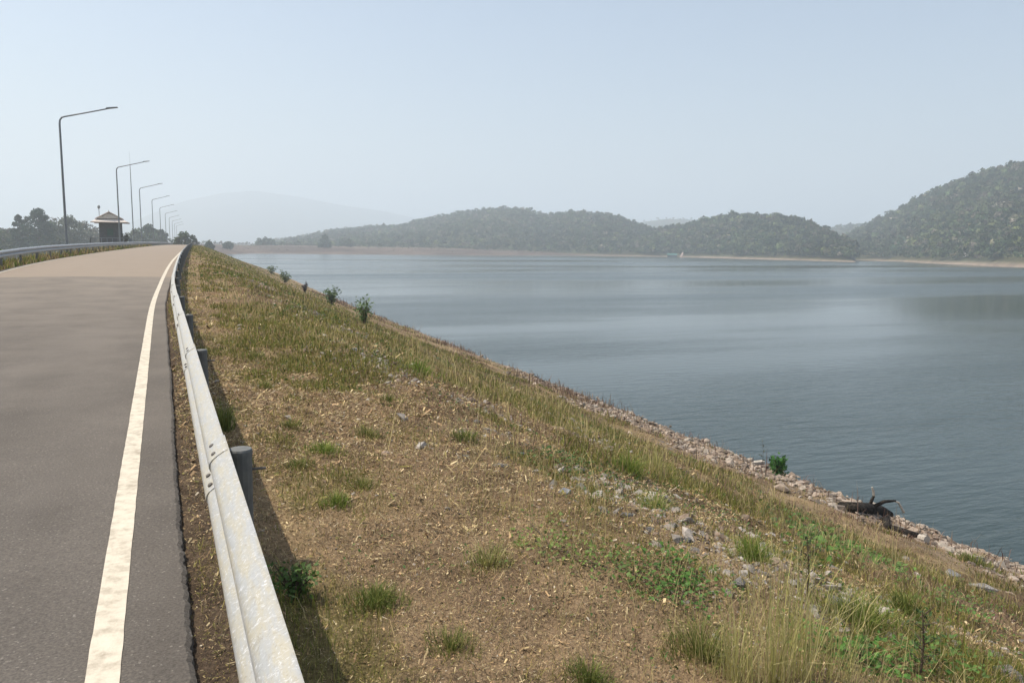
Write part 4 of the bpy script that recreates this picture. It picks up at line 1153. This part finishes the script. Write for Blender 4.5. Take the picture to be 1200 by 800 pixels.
link('dry_litter', mesh_np('dry_litter', V, np.arange(len(V)).reshape(-1, 4), col=C, mats=[M_STRAW]), kind='stuff', label='reddish brown dry grass litter covering the bank', category='dead grass')

def grass_field(name, n, seed, ylo, yhi, ulo, uhi, hmul, prob, palette_fn, label, wmin=0.0022, lean=0.5):
    g = np.random.default_rng(seed)
    y = np.exp(g.uniform(math.log(max(ylo - 0.3, 0.3)), math.log(yhi + 1.5), n)) - 1.5; u = ulo + (uhi - ulo) * g.uniform(0, 1, n)
    x = x_line(y) + u
    k = g.uniform(0, 1, n) < prob(x, y, u); x, y, u = x[k], y[k], u[k]
    kk = z_bank(x, y) > WATER + 0.12; x, y, u = x[kk], y[kk], u[kk]
    # drop what stays far outside the picture
    a = np.arctan2(x, y); kk = (a < azim(1320)); x, y, u = x[kk], y[kk], u[kk]
    n = len(x); d = np.maximum(np.hypot(x, y), 1.5)
    h = hmul(x, y, u, g) * g.lognormal(0, 0.35, n)
    w = np.maximum(wmin, 0.00075 * d) * g.uniform(0.7, 1.4, n)
    P = np.stack([x, y, z_bank(x, y) - 0.01], -1)
    V, F, C = blades(P, h, w, np.abs(g.normal(lean, 0.4, n)), g.uniform(0, 6.28, n), palette_fn(x, y, u, g), g)
    return link(name, mesh_np(name, V, F, col=C, mats=[M_GRASS]), kind='stuff', label=label, category='grass')

def pal_short(x, y, u, g):
    n = len(x); f = (np.maximum(f_green(x, y), 0.9 * f_tuft(x, y)) * 0.72 + 0.18) * (1 - 0.35 * smooth(4.5, 8, u) * smooth(0.42, 0.6, fbm(x * .45, y * .3, 92, 4)))
    r = g.uniform(0, 1, n)
    c = np.where((r < f)[:, None], np.where((g.uniform(0, 1, n) < .5)[:, None], OLIVES[g.integers(0, 3, n)], GREENS[g.integers(0, 4, n)]), DRYS[g.integers(0, 5, n)])
    return c * g.uniform(0.45, 1.25, (n, 1))
grass_field('short_grass', 190000, 621, 1.6, 14, 0.62, 5.0, lambda x, y, u, g: 0.03 + 0.035 * f_green(x, y),
            lambda x, y, u: 0.25 + 0.7 * f_tuft(x, y), pal_short, 'short dry and olive grass on the flat strip beside the guardrail')
grass_field('slope_grass', 300000, 622, 2.2, 45, 1.3, 17, lambda x, y, u, g: 0.03 + 0.03 * f_green(x, y) + 0.05 * f_tuft(x, y) * f_green(x, y) + 0.05 * f_green(x, y) * smooth(3.2, 5, u) * (1 - smooth(5, 9, y)),
            lambda x, y, u: (0.15 * smooth(1.2, 2.6, u) + 0.12 + 0.3 * smooth(8, 12, x) + 0.7 * f_green(x, y)) * (1 - 0.72 * f_stone(x, y)) * (1 - 0.6 * np.clip(f_rock_line(x, y), 0, 1)), pal_short, 'mixed green and straw coloured grass on the lake side slope')
grass_field('far_bank_grass', 60000, 623, 12, 260, 0.7, 20, lambda x, y, u, g: 0.05 + 0.06 * f_green(x, y) * smooth(1.5, 4, u) + 0.06 * f_tuft(x, y) * f_green(x, y),
            lambda x, y, u: (0.3 + 0.7 * f_green(x, y)) * (1 - 0.8 * f_stone(x, y)), pal_short, 'olive grass on the distant part of the bank')
def pal_dry(x, y, u, g):
    n = len(x); r = g.uniform(0, 1, n) < 0.25 + 0.5 * np.maximum(f_green(x, y), f_tuft(x, y))
    return np.where(r[:, None], OLIVES[g.integers(0, 3, n)], DRYS[g.integers(0, 5, n)]) * g.uniform(0.45, 1.4, (n, 1))
grass_field('thatch', 150000, 626, 1.6, 30, 0.36, 7.0, lambda x, y, u, g: 0.05 + 0.03 * f_tuft(x, y),
            lambda x, y, u: 0.35 + 0.6 * smooth(0.4, 0.6, fbm(x * 1.3, y * 1.0, 37, 3)), pal_dry, 'matted dead straw grass on the strip beside the guardrail', 0.0016, 1.25)
def pal_weed(x, y, u, g):
    n = len(x); W = np.array([(0.19, 0.105, 0.085), (0.24, 0.15, 0.11), (0.14, 0.10, 0.07), (0.30, 0.22, 0.14)])
    return W[g.integers(0, 4, n)] * g.uniform(0.7, 1.2, (n, 1))
grass_field('dry_weeds', 60000, 624, 9, 120, 5, 27, lambda x, y, u, g: 0.32 * g.uniform(0.5, 1.5, len(x)),
            lambda x, y, u: 0.9 * np.exp(-((x - (w_line(y) - 1.9)) / 2.0) ** 2) * smooth(0.36, 0.55, fbm(x * .4, y * .25, 91, 3)) * (0.15 + 0.85 * smooth(17, 27, y)), pal_weed, 'reddish brown dry weeds standing along the waterline', 0.004)
grass_field('dead_weeds', 75000, 627, 2.6, 45, 2.4, 16, lambda x, y, u, g: 0.10 * g.uniform(0.5, 1.6, len(x)),
            lambda x, y, u: 0.9 * smooth(0.48, 0.62, fbm(x * .55, y * .4, 93, 4)) * (1 - 0.6 * f_stone(x, y)), pal_weed, 'patches of reddish brown dead weeds on the slope', 0.003, 0.7)
grass_field('straw_stems', 19000, 625, 2.4, 30, 1.8, 12, lambda x, y, u, g: 0.26 * g.uniform(0.6, 1.5, len(x)),
            lambda x, y, u: 0.9 * smooth(0.5, 0.68, fbm(x * .5, y * .5, 95, 3)) * (1 - f_stone(x, y)), lambda x, y, u, g: np.array([(0.52, 0.42, 0.20)]) * g.uniform(0.6, 1.2, (len(x), 1)), 'thin straw coloured seed stems on the slope')
# weeds left of the road
g = np.random.default_rng(630)
n = 14000
y = np.exp(g.uniform(math.log(16), math.log(160), n)); u = -6.15 - np.abs(g.normal(0.5, 0.5, n)); x = x_line(y) + u
d = np.hypot(x, y)
V, F, C = blades(np.stack([x, y, z_bank(x, y)], -1), 0.22 * g.lognormal(0, .4, n), np.maximum(.004, 0.0009 * d), np.abs(g.normal(.4, .3, n)), g.uniform(0, 6.28, n), pal_short(x, y, u, g), g)
link('verge_grass', mesh_np('verge_grass', V, F, col=C, mats=[M_GRASS]), kind='stuff', label='rough grass under the left guardrail', category='grass')

# low broadleaf weeds in patches on the slope
g = np.random.default_rng(640)
n = 60000
y = np.exp(g.uniform(math.log(2.2), math.log(40), n)); u = 0.9 + 12 * g.uniform(0, 1, n); x = x_line(y) + u
pk = smooth(0.60, 0.70, fbm(x * 1.1, y * 0.9, 99, 3)) * (0.25 + 0.75 * smooth(2, 4, u)) * (1 - f_stone(x, y))
kk = (g.uniform(0, 1, n) < pk) & (np.arctan2(x, y) < azim(1320)); x, y = x[kk], y[kk]; n = len(x); d = np.hypot(x, y)
P = np.stack([x, y, z_bank(x, y) + g.uniform(0.01, 0.07, n)], -1)
K = np.array([(0.07, 0.125, 0.028), (0.05, 0.10, 0.02), (0.11, 0.16, 0.04)])[g.integers(0, 3, n)] * g.uniform(0.6, 1.3, (n, 1))
V, F, cv = leaf_cloud(P, np.maximum(0.011, 0.0021 * d), K, g, up=0.7, aspect=0.6)
link('low_weeds', mesh_np('low_weeds', V, F, col=cv, mats=[M_LEAF]), kind='stuff', label='low broadleaf green weeds in patches on the slope', category='weeds')

# individual tufts
def tuft(px, py, wpx, hpx, n, label, pal, seed, name='grass_tuft', lean=0.75, wmul=1.0, group='grass tufts on the bank'):
    g = np.random.default_rng(seed)
    p = at(px, py); d = np.linalg.norm(p - CAM); k = d / F_PX
    n = int(n * 1.8)
    r = wpx * k * 0.60 * np.minimum(np.abs(g.normal(0, 0.48, n)), 0.72); a = g.uniform(0, 6.28, n)
    r = r * (0.85 + 0.3 * vnoise(np.cos(a) * 1.7 + seed, np.sin(a) * 1.7, 5))
    x = r * np.cos(a); y = r * np.sin(a)
    z = z_bank(p[0] + x, p[1] + y) - p[2] - 0.005
    h = hpx * (1.0 if name == 'tall_grass' else 0.8) * k * g.uniform(0.25, 1.1, n) * (0.6 + 0.5 * np.exp(-(r / (wpx * k * 0.3)) ** 2))
    cols = np.array(pal)[g.integers(0, len(pal), n)] * g.uniform(0.65, 1.25, (n, 1))
    V, F, C = blades(np.stack([x, y, z], -1), h, np.maximum(.0026, .0008 * d) * wmul * g.uniform(.7, 1.4, n), np.abs(g.normal(lean, .3, n)), a + g.normal(0, .7, n), cols, g)
    return link(name, mesh_np(name, V, F, col=C, mats=[M_GRASS]), loc=p, label=label, category='grass', group=group)
GB = [(0.20, 0.27, 0.05), (0.15, 0.22, 0.04), (0.27, 0.29, 0.07)]
GD = [(0.15, 0.19, 0.04), (0.11, 0.15, 0.035), (0.21, 0.22, 0.06)]
GP = [(0.48, 0.43, 0.16), (0.36, 0.35, 0.12), (0.58, 0.51, 0.25)]
GM = GD + [(0.30, 0.26, 0.10), (0.26, 0.25, 0.08)]
tuft(262, 505, 26, 46, 150, 'tall green weeds in the shadow behind the guardrail', GD, 29, 'weed_clump', .35)
tuft(380, 530, 62, 20, 260, 'bright green low tuft in the brown turf nearest the second post', GB, 1)
tuft(350, 548, 40, 16, 240, 'yellowish green tuft just below the bright one near the post', GM, 2)
tuft(425, 572, 46, 20, 180, 'small olive tuft, upper right of a pair in the brown turf', GM, 3)
tuft(394, 592, 40, 26, 170, 'dense green tuft, lower left of a pair in the brown turf', GB, 4)
tuft(440, 710, 80, 40, 340, 'large olive green tuft left of centre near the bottom', GD, 5)
tuft(572, 662, 66, 40, 190, 'straw tinged spiky tuft in the middle of the brown turf', GM + GP, 6)
tuft(432, 512, 44, 22, 150, 'olive tuft up the strip behind the bright green one', GM, 7)
tuft(342, 500, 36, 16, 120, 'small yellow-green tuft close to the guardrail shadow, upper one', GM, 8)
tuft(492, 436, 48, 24, 220, 'bright green tuft on the upper slope edge', GB, 9)
tuft(738, 556, 34, 40, 200, 'fresh green upright tuft on the slope right of the stones', GB, 10)
tuft(768, 600, 42, 40, 190, 'green tuft with straw spikes below the upright one', GB + GP, 11)
tuft(690, 800, 60, 44, 220, 'green tuft cut by the bottom edge near the middle', GD, 12)
tuft(530, 760, 70, 34, 220, 'olive tuft at the bottom left of centre', GM, 13)
tuft(820, 770, 90, 70, 320, 'mixed green and straw tuft at the bottom beside the tall pale grass', GM, 14)
tuft(880, 655, 56, 40, 260, 'bright green dense tuft behind the whitish lumpy rock', GB, 15)
tuft(1010, 735, 120, 46, 420, 'wide arching green tuft right of the tall pale grass', GB + GD, 16)
tuft(1060, 715, 70, 36, 260, 'arching green tuft above the flat grey rock', GD, 17)
tuft(310, 455, 34, 14, 110, 'small olive tuft in the strip next to the second post', GM, 18)
tuft(300, 420, 30, 12, 100, 'yellowish tuft farther along the strip by the guardrail', GM, 19)
tuft(455, 470, 36, 14, 120, 'faint olive tuft at the edge of the stony line', GM, 20)
tuft(770, 555, 46, 36, 90, 'tan spiky dry tuft on the slope against green weeds', GP, 21, lean=.25)
tuft(1140, 660, 50, 18, 180, 'low green tuft between the rock ledge and shoreline stones', GM, 22)
tuft(545, 515, 46, 20, 200, 'green tuft by the narrow pale stone', GD, 23)
tuft(610, 640, 30, 16, 90, 'small straw tuft left of the creeping vine', GP, 24)
tuft(905, 800, 110, 190, 95, 'tall pale yellow grass clump rising at the bottom right', GP, 25, 'tall_grass', .22, 1.0, 'tall pale grass clumps')
tuft(945, 798, 90, 165, 60, 'second tall pale grass clump just right of the tallest one', GP, 26, 'tall_grass', .22, 1.1, 'tall pale grass clumps')
tuft(860, 800, 60, 100, 80, 'shorter pale grass clump left of the tallest one', GP, 27, 'tall_grass', .25, .8, 'tall pale grass clumps')
tuft(985, 800, 90, 120, 60, 'leaning straw stems at the bottom right of the tall clumps', GP, 28, 'tall_grass', .55, .7, 'tall pale grass clumps')

# ================================================================== HAZE
hz = bpy.data.materials.new('haze_air'); t, out = nt(hz)
pv = N(t, 'ShaderNodeVolumePrincipled')
pv.inputs['Color'].default_value = (0.85, 0.93, 1.0, 1)
pv.inputs['Density'].default_value = 0.00052
pv.inputs['Anisotropy'].default_value = 0.2
t.links.new(pv.outputs[0], out.inputs['Volume'])
bx = MB().box((-9000, -9000, -12.8), (9000, 9000, 480)).mesh('haze', hz)
link('haze', bx, kind='stuff', label='pale dry season haze filling the air', category='haze')
